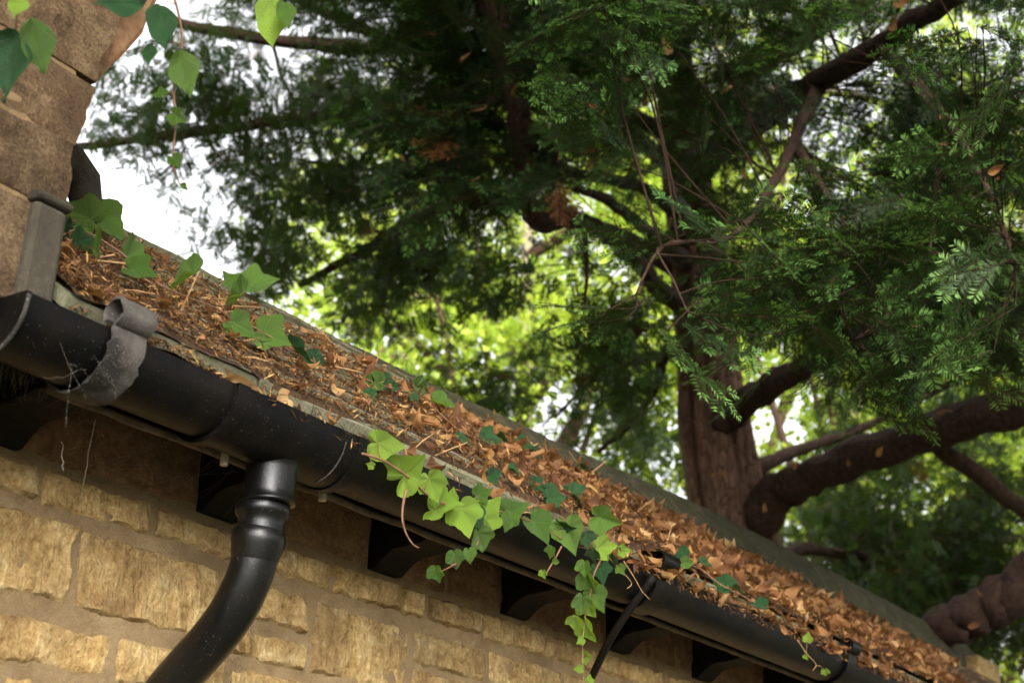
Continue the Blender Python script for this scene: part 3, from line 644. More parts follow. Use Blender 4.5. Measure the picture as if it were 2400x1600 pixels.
for _ in range(110):
    x = 1.05 + 4.5 * rt.random() ** 1.7; sl = rt.uniform(0.0, SLOPE - .2); p = roof_pt(x, sl, pile(x, sl) + .010); d_ = np.array([rt.gauss(0, 1), rt.gauss(0, .6), rt.gauss(0, .35)]); d_ /= np.linalg.norm(d_); L_ = rt.uniform(.02, .07)
    m.tube([p - d_ * L_, p + np.array([0, 0, .006 * rt.random()]), p + d_ * L_], [.0016, .0013, .0007], 5)
tag(m.build('twig_litter', M['dry_stem'], None, True), 'short dry twigs scattered through the litter on the roof', 'twig litter', kind='stuff')
# ------------------------------------------------------------------ ivy
SNt = tuple(SN * 0.6 - FW * 0.5)
vine('ivy_vine', 'bright young ivy strand trailing along the gutter lip right of the downpipe', [(848, 1062), (900, 1080), (960, 1120), (1010, 1165), (1060, 1185), (1120, 1190), (1200, 1205), (1270, 1235), (1340, 1275), (1400, 1290)],
     [(908, 1042, 88, -8, 'y'), (968, 1096, 118, 38, 'y'), (1012, 1140, 78, -70, 'y'), (1045, 1188, 100, -15, 'y'), (1088, 1216, 92, -75, 'y'), (1148, 1195, 85, 50, 'y'), (1118, 1216, 62, -60, 'd'), (1207, 1195, 74, 25, 'n'), (1132, 1156, 48, 20, 'n'),
      (1192, 1224, 50, -110, 'n'), (1264, 1240, 82, -62, 'n'), (1336, 1258, 92, -72, 'n'), (1330, 1232, 50, 10, 'd'), (867, 1088, 22, 160, 'y'), (1060, 1160, 40, 80, 'y')], y=1.205)
vine('ivy_vine', 'ivy shoot with four small leaves hanging below the gutter middle', [(1132, 1225), (1120, 1270), (1098, 1300), (1060, 1325), (1025, 1343)],
     [(1122, 1262, 70, -65, 'n'), (1100, 1302, 40, -80, 'n'), (1067, 1312, 50, -80, 'n'), (1027, 1343, 46, -80, 'n')], y=1.198)
vine('ivy_vine', 'thin ivy shoot with tiny leaves hanging under the two grey-green leaves', [(1316, 1280), (1300, 1310), (1285, 1335), (1277, 1348)], [(1293, 1295, 34, -110, 'n'), (1303, 1316, 20, 0, 'n'), (1275, 1346, 24, -80, 'y')], y=1.198)
vine('ivy_vine', 'long ivy strand of glossy leaves hanging past the gutter to the picture edge', [(1440, 1262), (1415, 1300), (1392, 1345), (1384, 1390), (1372, 1440), (1366, 1500), (1366, 1560), (1372, 1640)],
     [(1417, 1281, 62, 5, 'y'), (1372, 1332, 42, -90, 'n'), (1410, 1344, 52, -80, 'd'), (1386, 1362, 62, -72, 'n'), (1364, 1410, 54, -90, 'n'), (1402, 1406, 64, -65, 'n'), (1381, 1424, 58, -60, 'y'), (1350, 1456, 50, -100, 'y'), (1380, 1476, 66, -55, 'y'),
      (1361, 1502, 24, -150, 'y'), (1381, 1537, 38, 10, 'y'), (1355, 1567, 24, 180, 'y'), (1380, 1590, 26, 80, 'y'), (1424, 1216, 74, -12, 'n'), (1465, 1290, 32, 0, 'y'), (1456, 1335, 28, -60, 'n'), (1438, 1315, 34, -60, 'd'), (1420, 1312, 24, -90, 'y'), (1375, 1265, 46, -70, 'd'), (1392, 1300, 40, -100, 'd')], y=1.196)
vine('dry_vine', 'leafless reddish vine stem dangling over the gutter below the bright leaves', [(952, 1148), (945, 1180), (943, 1215), (952, 1250), (968, 1275), (982, 1283)], [], y=1.198, rad=0.0022, mat='vine_stem')
vine('dry_vine', 'dry vine tendril dangling left of the upright bracket tube', [(1420, 1300), (1455, 1335), (1480, 1365), (1470, 1378)], [], y=1.198, rad=0.0012, mat='dry_stem')
vine('dry_vine', 'orange dry tendril with forked tip hanging beside the stay bar', [(1462, 1315), (1485, 1350), (1505, 1385), (1524, 1405)], [], y=1.196, rad=0.0013, mat='dry_stem')
vine('dry_vine', 'dry vine tendril dangling at the lower right end of the gutter', [(1870, 1500), (1890, 1530), (1912, 1555), (1905, 1570)], [(1893, 1491, 26, 80, 'y'), (1890, 1540, 16, -60, 'y'), (1935, 1575, 22, -80, 'y')], y=1.19, rad=0.0014, mat='dry_stem')
vine('ivy_vine', 'large-leaved creeper climbing over the roof beside the stone pier', [(130, 560), (190, 540), (280, 590), (380, 670), (500, 720), (600, 770), (740, 850)],
     [(186, 500, 105, 150, 'n'), (258, 528, 105, -20, 'n'), (178, 452, 66, -70, 'n'), (312, 592, 92, 20, 'n'), (332, 640, 80, -20, 'n'), (432, 656, 108, 175, 'n'), (552, 705, 100, 165, 'n'), (612, 666, 90, 25, 'n'), (536, 664, 66, 120, 'n'), (568, 768, 76, -30, 'n'), (640, 792, 96, -25, 'n'),
      (700, 826, 80, -30, 'd'), (742, 842, 56, -20, 'd'), (225, 575, 80, -60, 'n'), (150, 540, 60, -100, 'd'), (200, 560, 60, 30, 'd')], roofh=0.055, flat=tuple(SN * .35 - FW * .7))
vine('ivy_vine', 'dark small-leaved ivy creeping among dry leaves in the middle of the roof', [(830, 880), (900, 905), (990, 935), (1080, 1010), (1180, 1055), (1270, 1130), (1380, 1185)],
     [(872, 893, 56, 170, 'n'), (915, 905, 56, 10, 'd'), (985, 908, 68, 5, 'n'), (1036, 950, 66, -10, 'n'), (965, 928, 44, 150, 'd'), (862, 922, 44, 180, 'd'), (1090, 1030, 48, 10, 'd'), (1150, 1030, 62, 10, 'd'), (1184, 1040, 54, -10, 'd'), (1232, 1048, 60, 5, 'd'), (1262, 1070, 42, -10, 'd'), (1280, 1150, 54, 160, 'd'),
      (1302, 1166, 56, 10, 'd'), (1352, 1168, 66, -20, 'd'), (1260, 1128, 44, 30, 'd'), (1330, 1142, 44, 0, 'd'), (1386, 1112, 44, 20, 'd'), (1350, 1100, 50, 170, 'd'), (1160, 1110, 40, 10, 'd'), (1205, 1105, 44, -30, 'd')], roofh=0.045, flat=SNt)
vine('ivy_vine', 'small dark green ivy sprig on dry leaves right of the bracket tube', [(1640, 1330), (1690, 1370), (1740, 1395), (1780, 1418)], [(1690, 1365, 52, 150, 'd'), (1722, 1380, 64, -20, 'd'), (1776, 1416, 44, 160, 'd'), (1655, 1322, 38, 20, 'd'), (1612, 1318, 34, 0, 'n'), (1595, 1300, 40, 170, 'd')], roofh=0.055, flat=SNt)
vine('creeper', 'large creeper leaves hanging over the pier in the top left corner', [(-60, -120), (-10, -60), (40, -30), (90, -40)],
     [(82, 92, 190, -72, 'N'), (30, 135, 250, -102, 'D'), (42, 12, 110, -100, 'Y')], dep=1.50, rad=0.0026)
vine('creeper', 'dark creeper leaves hanging against the white sky right of the pier', [(280, -90), (330, -60), (390, -40), (420, 40), (425, 120), (408, 210), (412, 290), (405, 380), (425, 440)],
     [(295, 8, 170, 190, 'D'), (380, 55, 170, -78, 'D'), (432, 160, 165, -80, 'N'), (352, 125, 80, -95, 'D'), (372, 225, 40, 175, 'n'), (420, 275, 46, -30, 'n'), (412, 380, 38, -60, 'n'), (432, 440, 22, -20, 'n')], dep=1.62, rad=0.0020)
vine('creeper', 'yellow-green creeper leaf hanging alone from the top edge', [(640, -120), (625, -60), (610, -20)], [(640, 42, 190, -84, 'Y'), (668, 30, 110, -80, 'N')], dep=1.75, rad=0.002)
# ------------------------------------------------------------------ cobwebs at the left end
rw = random.Random(9); m = MB()
def strand(a, b, sag, r):
    m.tube([np.asarray(a) + (np.asarray(b) - np.asarray(a)) * t + np.array([rw.gauss(0, .0012), 0, -sag * math.sin(math.pi * t) + rw.gauss(0, .0012)]) for t in np.linspace(0, 1, 7)], r, 3, False)
for k in range(9):
    a = at(rw.gauss(215, 50), rw.gauss(850, 40), 1.56 + rw.random() * .05); strand(a, a + np.array([rw.gauss(0, .035), rw.gauss(0, .02), rw.gauss(-.01, .03)]), 0.004, 0.00006)
for k in range(70):
    px = rw.uniform(10, 180); a = at(px, 800 + px * .5 + rw.uniform(0, 25), 1.68); b = at(px + rw.gauss(0, 30), 905 + rw.gauss(0, 20), 1.74); strand(a, b, 0.006, 0.00010)
for k in range(16):
    x = rw.uniform(1.05, 1.35); a = np.array([x, 1.34, 2.165]); strand(a, a + np.array([rw.gauss(0, .05), 0.15, -0.02 + rw.gauss(0, .01)]), 0.012, 0.00009)
strand(at(222, 985, 1.75), at(185, 1190, 1.86), 0.0, 0.0006); strand(at(145, 1030, 1.78), at(148, 1105, 1.8), 0, 0.0009)
tag(m.build('cobweb', M['cobweb']), 'dusty cobwebs strung under the left end of the gutter', 'cobweb', kind='stuff')
# ------------------------------------------------------------------ yew tree
def frame(d, up=(0, 0, 1)):
    d = np.asarray(d, float); d = d / np.linalg.norm(d); u = np.asarray(up, float); u = u - d * (u @ d); u /= np.linalg.norm(u) + 1e-9
    return d, u, np.cross(u, d)                        # along, normal, side
def make_spray(name, seed, L=0.20, ntw=6, brown=False, young=0.35, tw=(0.05, 0.10), wid=0.0016, step=0.0042):
    r = random.Random(seed); V = []; Fq = []; MI = []
    def needle(p, d, n, ln, wd, mi):
        sd_ = np.cross(n, d); b = len(V); q = p + d * ln * .5 + n * ln * .04
        V.extend([p, q + sd_ * wd, p + d * ln - n * ln * .10, q - sd_ * wd]); Fq.append((b, b + 1, b + 2, b + 3)); MI.append(mi)
    def twig(p, d, n, ln, first):
        k = int(ln / step); sd_ = np.cross(n, d); P = np.array(p)
        b = len(V)
        for i in range(k):
            t = i / k; c = P + d * ln * t - np.array([0, 0, 0.10]) * (ln * t) ** 1.4
            sz = (0.020 + 0.008 * r.random()) * (1 - 0.45 * max(0, t - 0.75) / 0.25) * (0.7 if t < .08 else 1)
            for sg in (-1, 1):
                if r.random() < 0.07: continue
                a = math.radians(r.uniform(48, 68)) * (1 - 0.35 * max(0, t - .7))
                dd = d * math.cos(a) + sd_ * math.sin(a) * sg + n * r.uniform(-.12, .28); dd /= np.linalg.norm(dd)
                mi = 2 if brown else (1 if (t > 1 - young * r.uniform(.6, 1.3) and r.random() < .9) else 0)
                needle(c, dd, n, sz, wid * r.uniform(.8, 1.2), mi)
        # the stem: a thin flat-sided rod
        for s1 in (sd_, n):
            a_, e_ = P, P + d * ln - np.array([0, 0, 0.10]) * ln ** 1.4; w1 = 0.0011 if first else 0.0008
            b = len(V); V.extend([a_ - s1 * w1, a_ + s1 * w1, e_ + s1 * w1 * .5, e_ - s1 * w1 * .5]); Fq.append((b, b + 1, b + 2, b + 3)); MI.append(3)
    d = np.array([1.0, 0, 0]); n = np.array([0, 0, 1.0]); twig(np.zeros(3), d, n, L, True)
    for i in range(ntw):
        t = (i + 0.6) / (ntw + 0.6); sg = 1 if i % 2 else -1; a = math.radians(r.uniform(38, 58)) * sg
        dd = np.array([math.cos(a), math.sin(a), r.uniform(-.25, .12)]); dd /= np.linalg.norm(dd); nn = np.array([0, 0, 1.0]) - dd * dd[2]; nn /= np.linalg.norm(nn)
        twig(np.array([L * t * .9, 0, -0.10 * (L * t) ** 1.4]), dd, nn, r.uniform(*tw) * (1.15 - .5 * t), False)
    me = np_mesh(name, np.array(V), np.array(Fq), mi=MI)
    for k in ('yew_needle', 'yew_needle_young', 'brown_needle', 'branch_bark'): me.materials.append(M[k])
    return me
SPRAY = [make_spray('needle_spray', 100 + k, L=0.15 + 0.025 * k, ntw=5 + k % 3, young=(0.38, 0.0, 0.15, 0.30, 0.0, 0.1)[k]) for k in range(6)] + [make_spray('needle_spray', 300, L=0.13, ntw=5, brown=True)] 

def make_tuft(seed, nt=15, R=0.13):
    r = np.random.default_rng(seed); V = []; Fq = []; MI = []
    for _ in range(nt):
        c = r.normal(0, R * .55, 3) * np.array([1, 1, .75]); d = r.normal(0, 1, 3) + np.array([0, 0, -.5]); d /= np.linalg.norm(d); u = r.normal(0, 1, 3); u -= d * (u @ d); u /= np.linalg.norm(u); w_ = np.cross(d, u); ln = r.uniform(.04, .075)
        for i in range(9):
            for sg in (-1, 1):
                p = c + d * ln * i / 9; e = d * .55 + w_ * sg * .8 + u * r.uniform(-.2, .3); e /= np.linalg.norm(e); q = np.cross(u, e) * r.uniform(.0028, .0042); sz = r.uniform(.018, .028); b = len(V)
                V += [p, p + e * sz * .5 + q, p + e * sz, p + e * sz * .5 - q]; Fq.append((b, b + 1, b + 2, b + 3)); MI.append(0)
        b = len(V); V += [c - d * .05 - u * .0012, c - d * .05 + u * .0012, c + d * ln + u * .0006, c + d * ln - u * .0006]; Fq.append((b, b + 1, b + 2, b + 3)); MI.append(1)
    me = np_mesh('needle_tuft', np.array(V), np.array(Fq), mi=MI); me.materials.append(M['yew_needle_far']); me.materials.append(M['branch_bark']); return me
SPRAY += [make_tuft(400 + k) for k in range(3)]
yew = empty('yew_tree', at(1730, 1330, 7.5) * np.array([1, 1, 0])); tag(yew, 'old dark yew tree with fluted reddish trunk spreading over the roof', 'tree')
LIMB_PTS = []
def limb(pts, name='limb', k=14, n=9, mat='branch_bark', wobn=0.24):
    """pts: (px, py, depth, width in photo pixels)"""
    P = smooth_path([at(p[0], p[1], p[2]) for p in pts], n); Rd = np.interp(np.linspace(0, len(pts) - 1, len(P)), range(len(pts)), [p[3] / FPX * p[2] / 2 for p in pts])
    sd_ = random.random() * 50
    P = P + np.array([[fbm(i * .35, sd_, 1), fbm(i * .35, sd_, 5), fbm(i * .35, sd_, 9)] for i in range(len(P))]) * Rd[:, None] * 0.35
    m = MB(); m.tube(P, Rd, k, wob=lambda i, th: 1 + wobn * fbm(math.cos(th) * 1.6 + sd_, math.sin(th) * 1.6, i * 0.33))
    o = m.build(name, M[mat], yew, True)
    for p in P: LIMB_PTS.append(p)
    return o
# trunk with deep flutes
tp = [(1765, 1700, 7.5, 250), (1745, 1420, 7.5, 225), (1728, 1300, 7.5, 205), (1698, 1180, 7.5, 188), (1668, 1000, 7.5, 172), (1655, 850, 7.5, 152), (1632, 600, 7.4, 132), (1604, 400, 7.3, 112), (1590, 250, 7.2, 98), (1562, 0, 7.1, 80), (1540, -250, 7.0, 60), (1530, -600, 7.0, 30)]
base = at(1765, 1700, 7.5); P = np.concatenate([[np.array([base[0] + .02, base[1], 0.0])], smooth_path([at(*p[:3]) for p in tp], 9)])
Rd = 0.93 * np.concatenate([[0.34], np.interp(np.linspace(0, len(tp) - 1, len(P) - 1), range(len(tp)), [p[3] / FPX * p[2] / 2 for p in tp])])
GR_ = [(random.Random(k).uniform(0, 2 * math.pi), random.Random(k + 50).uniform(.07, .24), random.Random(k + 90).uniform(.08, .20), random.Random(k + 140).uniform(-.010, .010)) for k in range(13)]
def flute(i, th):
    f = 1.06 + 0.10 * math.cos(3 * th + .03 * i + 1) + 0.06 * fbm(math.cos(th) * 2.4, math.sin(th) * 2.4, i * 0.10)
    for a0, dp_, wd_, dr in GR_:
        d = (th - a0 - dr * i - .12 * math.sin(i * .11 + a0) + math.pi) % (2 * math.pi) - math.pi; f -= dp_ * math.exp(-(d / wd_) ** 2)
    return f
m = MB(); m.tube(P, Rd, 120, wob=flute)
m.build('trunk', M['bark'], yew, True)
for q in P[10:]: LIMB_PTS.append(q)
limb([(1745, 1240, 7.45, 105), (1830, 1160, 7.3, 92), (1960, 1092, 7.0, 82), (2150, 1025, 6.6, 86), (2400, 948, 6.2, 90), (2650, 850, 5.6, 80)], k=20)
limb([(1690, 985, 7.4, 80), (1770, 925, 7.2, 66), (1870, 870, 6.8, 58), (2000, 830, 6.3, 46), (2200, 860, 5.6, 34), (2400, 870, 5.0, 26)])
limb([(1740, 1130, 7.45, 50), (1800, 1085, 7.6, 36), (1900, 1045, 7.9, 26), (2060, 985, 8.2, 18), (2290, 865, 8.4, 10)])
limb([(1610, 420, 7.3, 90), (1690, 340, 6.6, 68), (1800, 265, 5.9, 62), (1920, 195, 5.2, 58), (2060, 105, 4.6, 52), (2220, 5, 4.1, 46), (2450, -120, 3.6, 50)], k=16)
limb([(1610, 300, 7.2, 60), (1720, 215, 7.2, 46), (1850, 115, 7.2, 42), (2010, 15, 7.2, 36), (2100, -60, 7.2, 30)])
limb([(1640, 740, 7.4, 56), (1560, 690, 7.0, 44), (1480, 605, 6.4, 38), (1400, 535, 5.9, 36), (1330, 515, 5.5, 44), (1272, 520, 5.2, 50), (1238, 480, 5.05, 44), (1226, 400, 5.0, 52), (1212, 260, 5.0, 56), (1180, 120, 5.0, 54), (1150, 0, 5.0, 54), (1130, -160, 5.0, 48)], k=16)
limb([(1585, 400, 7.25, 46), (1490, 320, 6.9, 34), (1400, 235, 6.5, 24), (1310, 215, 6.2, 14), (1200, 240, 6, 8)])
limb([(1610, 520, 7.35, 46), (1520, 450, 6.6, 32), (1430, 420, 6.0, 26), (1330, 400, 5.5, 18), (1250, 330, 5.2, 10)])
limb([(1620, 620, 7.4, 46), (1540, 560, 6.6, 34), (1440, 480, 5.8, 26), (1350, 440, 5.3, 18)])
limb([(1590, 260, 7.2, 50), (1480, 120, 7.3, 46), (1300, 60, 7.5, 40), (1100, 100, 7.8, 36), (860, 112, 8.0, 34), (640, 94, 8.2, 32), (430, 58, 8.4, 26), (300, 20, 8.5, 20)])
limb([(1600, 330, 7.3, 44), (1420, 260, 7.3, 40), (1150, 235, 7.4, 34), (860, 262, 7.5, 30), (600, 292, 7.6, 28), (400, 318, 7.7, 24), (160, 348, 7.8, 18), (60, 360, 7.8, 12)])
limb([(1120, 90, 7.8, 34), (960, 105, 7.8, 28), (850, 70, 7.8, 28), (700, 0, 7.8, 24), (600, -60, 7.8, 20)])
limb([(1610, 640, 7.4, 48), (1400, 530, 7.5, 38), (1200, 470, 7.6, 34), (1000, 505, 7.7, 30), (860, 585, 7.8, 26), (700, 668, 7.9, 14)])
limb([(1180, 430, 7.6, 20), (1040, 418, 7.6, 14), (860, 398, 7.6, 11), (720, 378, 7.6, 8)])
limb([(2600, 1200, 5.6, 120), (2400, 1370, 5.7, 108), (2290, 1430, 5.8, 102), (2190, 1490, 5.9, 88), (2080, 1570, 6.1, 80)], k=24, wobn=0.10)
limb([(2150, 1010, 6.6, 50), (2260, 1090, 6.7, 42), (2400, 1195, 6.8, 38), (2600, 1330, 7, 34)])
limb([(1770, 1330, 7.5, 50), (1860, 1290, 8.0, 30), (2000, 1300, 8.4, 26), (2150, 1345, 8.8, 16)])
limb([(1640, 820, 7.5, 40), (1560, 830, 7.7, 30), (1540, 900, 7.8, 22), (1480, 990, 7.9, 16), (1400, 1060, 7.9, 10)])
limb([(1560, 830, 7.7, 24), (1480, 850, 7.9, 14), (1380, 900, 8.0, 10), (1300, 980, 8, 7)])
limb([(2060, 105, 4.6, 40), (2150, 200, 4.0, 30), (2250, 330, 3.6, 22), (2330, 480, 3.3, 14), (2380, 620, 3.1, 9)])
limb([(1920, 195, 5.2, 36), (1860, 330, 4.6, 28), (1790, 470, 4.0, 20), (1700, 560, 3.5, 14), (1560, 575, 3.1, 9), (1490, 690, 2.95, 5)])
limb([(1860, 330, 4.6, 24), (1950, 480, 4.0, 20), (2010, 600, 3.6, 14), (2050, 720, 3.3, 9)])
limb([(2200, 400, 3.8, 18), (2180, 560, 3.5, 13), (2140, 680, 3.3, 9), (2000, 800, 3.2, 6)])
limb([(1560, 575, 3.1, 6), (1540, 590, 3.05, 6), (1575, 650, 2.95, 5), (1610, 730, 2.9, 4)], wobn=0.05)
for pts in ([(1900, -20, 6.5, 12), (1960, 110, 6.5, 10), (1985, 190, 6.5, 7)], [(1990, -20, 6.3, 12), (2030, 110, 6.3, 8), (2050, 180, 6.3, 6)], [(1370, 540, 5.7, 14), (1375, 640, 5.7, 10), (1368, 740, 5.7, 5)], [(640, 100, 8.2, 10), (660, 180, 8.2, 9), (700, 250, 8.2, 7)]): limb(pts, wobn=0.08)
LP = np.array(LIMB_PTS)
# where the foliage hangs, seen as hundreds of photo pixels (0 none .. 9 dense)
DM = """000066677888888886544566
006776668888888886555667
006666769988898875566777
046655886788877574545677
001468787787766665556666
000158887663335678777787
000007877766444678888888
000000056565445677888888
000000004555665662577666
000000000044566603566555
000000000000455503566566
000000000000005500777555
000000000000000000777666
000000000000000000777777
000000000000000000088886
000000000000000000008886"""
DMA = np.array([[int(c) for c in r_] for r_ in DM.split()], float)
def dens(px, py):
    x, y = px / 100 - .5, py / 100 - .5; i, j = int(math.floor(x)), int(math.floor(y)); fx, fy = x - i, y - j
    g_ = lambda a, b: DMA[min(max(b, 0), 15), min(max(a, 0), 23)]
    return (g_(i, j) * (1 - fx) * (1 - fy) + g_(i + 1, j) * fx * (1 - fy) + g_(i, j + 1) * (1 - fx) * fy + g_(i + 1, j + 1) * fx * fy) / 9
ry = np.random.default_rng(77)
def ydepth(px, py):
    u = ry.random()
    if px < 900: return 6.6 + 2.2 * u
    if px < 1350: return (4.6 + 1.6 * u) if py < 520 else 6.5 + 2.0 * u
    if py > 960: return 7.9 + 2.2 * u
    if px < 1600 and py > 500: return (3.0 + .4 * u) if (ry.random() < .25 and py < 820) else 6.3 + 1.2 * u
    if ry.random() < (0.30 if py > 450 else 0.14): return 3.0 + 0.9 * u
    return 3.9 + 3.0 * u
SPR = []; twm = MB()
CLEAR = [((1605, 350), (1640, 760), 40, 7.2), ((1150, 0), (1232, 490), 42, 5.15), ((1585, 215), (1625, 330), 60, 7.3), ((1640, 800), (1700, 1250), 110, 7.6), ((1262, 520), (1480, 600), 34, 6.0), ((1800, 265), (2060, 105), 34, 5.6), ((1800, 1130), (2400, 950), 42, 7.2), ((1720, 950), (1880, 865), 34, 7.2)]
def hides(x, y, d):                                    # limbs that stand free of foliage in front of them
    for a, b, w_, dl in CLEAR:
        if d > dl: continue
        ax, ay = b[0] - a[0], b[1] - a[1]; t = min(1, max(0, ((x - a[0]) * ax + (y - a[1]) * ay) / (ax * ax + ay * ay)))
        if math.hypot(x - a[0] - t * ax, y - a[1] - t * ay) < w_ + 0.10 * FPX / d * .6 and ry.random() < .85: return True
    return False
def add_bough(px, py, d):
    T_ = at(px, py, d); k = np.argmin(np.sqrt(((LP - T_) ** 2).sum(1)) + ry.uniform(0, .55, len(LP))); A = LP[k]; v_ = T_ - A; ln = np.linalg.norm(v_)
    if ln < 0.12: return
    if ln > 1.4: A = T_ - v_ / ln * 1.4; v_ = T_ - A; ln = 1.4
    mid = A + v_ * .5 + np.array([ry.normal(0, .06), ry.normal(0, .06), 0.10 * ln]) * ln
    pts = smooth_path([A, mid, T_], 5); got = 0
    nsp = int(4 + 9 * min(1, ln)); 
    for i in range(nsp):
        t = 1 - 0.55 * (i / nsp) / max(1, ln * .8); q = pts[min(len(pts) - 1, int(t * (len(pts) - 1)))] * 1.0
        q = q + ry.normal(0, 0.06, 3); x, y, dd = proj(q)
        if dd < 2.5: continue
        if hides(x, y, dd): continue
        inside = -60 < x < 2460 and -60 < y < 1660
        if inside and ry.random() > (dens(x, y) * (1 + .9 * fbm(x * .011, y * .011, dd * .25, 3))) ** 2.0 * 1.25: continue
        if dd > 6 and ry.random() < .15: continue
        if dd > 6 and x < 950 and fbm(x * .010, y * .010, 3.3, 3) < -0.10 and ry.random() < .93: continue
        out = v_ / ln * .6 + ry.normal(0, .65, 3); out[2] = out[2] * .5 - 0.32; SPR.append((q, out, dd)); got += 1
    if got >= 3: twm.tube(pts, np.linspace(0.0026 + 0.002 * ln, 0.0012, len(pts)), 5, False)
nb = 0
while nb < 680:
    px, py = ry.uniform(-50, 2500), ry.uniform(-150, 1560)
    if ry.random() > dens(px, py) ** 1.5: continue
    add_bough(px, py, ydepth(px, py)); nb += 1
# the sharp near sprays over the roof
for px, py, d, an in ((1470, 745, 2.85, 190), (1400, 742, 2.85, 200), (1545, 770, 2.85, -60), (1600, 760, 2.85, -40), (1440, 725, 2.9, 170), (1630, 735, 2.9, 0), (1500, 530, 3.2, 190), (1570, 520, 3.2, -20), (1640, 540, 3.2, 200), (1700, 520, 3.2, 10), (1860, 650, 3.0, 200), (1920, 610, 3.0, 190), (2010, 590, 3.0, 170), (2080, 600, 3.0, -30), (1840, 780, 3.0, 215), (1900, 760, 3.0, -60),
        (1990, 730, 3.0, -30), (2040, 740, 3.0, -50), (2110, 850, 3.1, 220), (2160, 820, 3.1, -40), (2250, 780, 3.0, 200), (2330, 820, 2.9, 210), (2380, 720, 2.8, 220), (2340, 620, 2.8, 200), (2390, 450, 3.1, 200), (2350, 560, 2.8, 220), (2270, 70, 3.2, 200), (2290, 60, 3.2, -40), (2200, 150, 3.4, 180), (1650, 160, 4.2, 190), (1740, 170, 4.2, 200), (1800, 150, 4.2, 180), (1900, 130, 4.2, 200),
        (2300, 320, 3.2, 220), (2210, 340, 3.2, 200), (2370, 180, 3.0, 240), (2080, 700, 3.1, 180), (2200, 660, 3.0, 190), (1760, 640, 3.3, 200), (2130, 460, 3.4, 200), (2230, 520, 3.2, 210), (1960, 860, 3.4, 220), (1800, 880, 3.6, 230)):
    a = math.radians(an); out = RT * math.cos(a) + UT * (math.sin(a)) * .6 - FW * 0.15; SPR.append((at(px, py, d), out, d))
    q = at(px, py, d); k = np.argmin(((LP - q) ** 2).sum(1)); pts = smooth_path([LP[k], (LP[k] + q) / 2 + ry.normal(0, .02, 3), q], 5); (twm.tube(pts, np.linspace(0.0022, 0.001, len(pts)), 5, False) if np.linalg.norm(pts[0] - pts[-1]) < .45 else None)
o = twm.build('twigs', M['twig_bark'], yew, True); o['kind'] = 'stuff'
def spray_frame(out):
    up = np.array([0, 0, 1.0]) + ry.normal(0, .45, 3); d, n, s_ = frame(out, up); return np.stack([d, np.cross(n, d), n], axis=1)
SPR.sort(key=lambda t: t[2]); SP = []
for q, out, dd in SPR:
    k = (0 if ry.random() < .55 else 3) if dd < 3.35 else (int(ry.choice(7, p=[.16, .22, .14, .14, .20, .14, 0] if dd < 4.6 else [.15, .22, .15, .13, .20, .13, .02])) if dd < 6 else (6 if ry.random() < .04 else 7 + int(ry.integers(0, 3))))
    SP.append((q, spray_frame(out), ry.uniform(0.8, 1.15) * (1.0 if dd < 4 else 1.25), k))
protos = {}
for q, Rm, sc_, k in SP[:300]:
    o = bpy.data.objects.new('needle_spray', SPRAY[k]); COL.objects.link(o); set_parent(o, yew)
    o.matrix_basis = Matrix([[*(Rm[i] * sc_), q[i]] for i in range(3)] + [[0, 0, 0, 1]]); protos.setdefault(k, o)
rest = SP[300:]
for k in range(10):
    if k not in protos:
        q, Rm, sc_, _ = rest.pop(next(i for i, t in enumerate(rest) if t[3] == k)); o = bpy.data.objects.new('needle_spray', SPRAY[k]); COL.objects.link(o); set_parent(o, yew); o['kind'] = 'stuff'
        o.matrix_basis = Matrix([[*(Rm[i] * sc_), q[i]] for i in range(3)] + [[0, 0, 0, 1]]); protos[k] = o

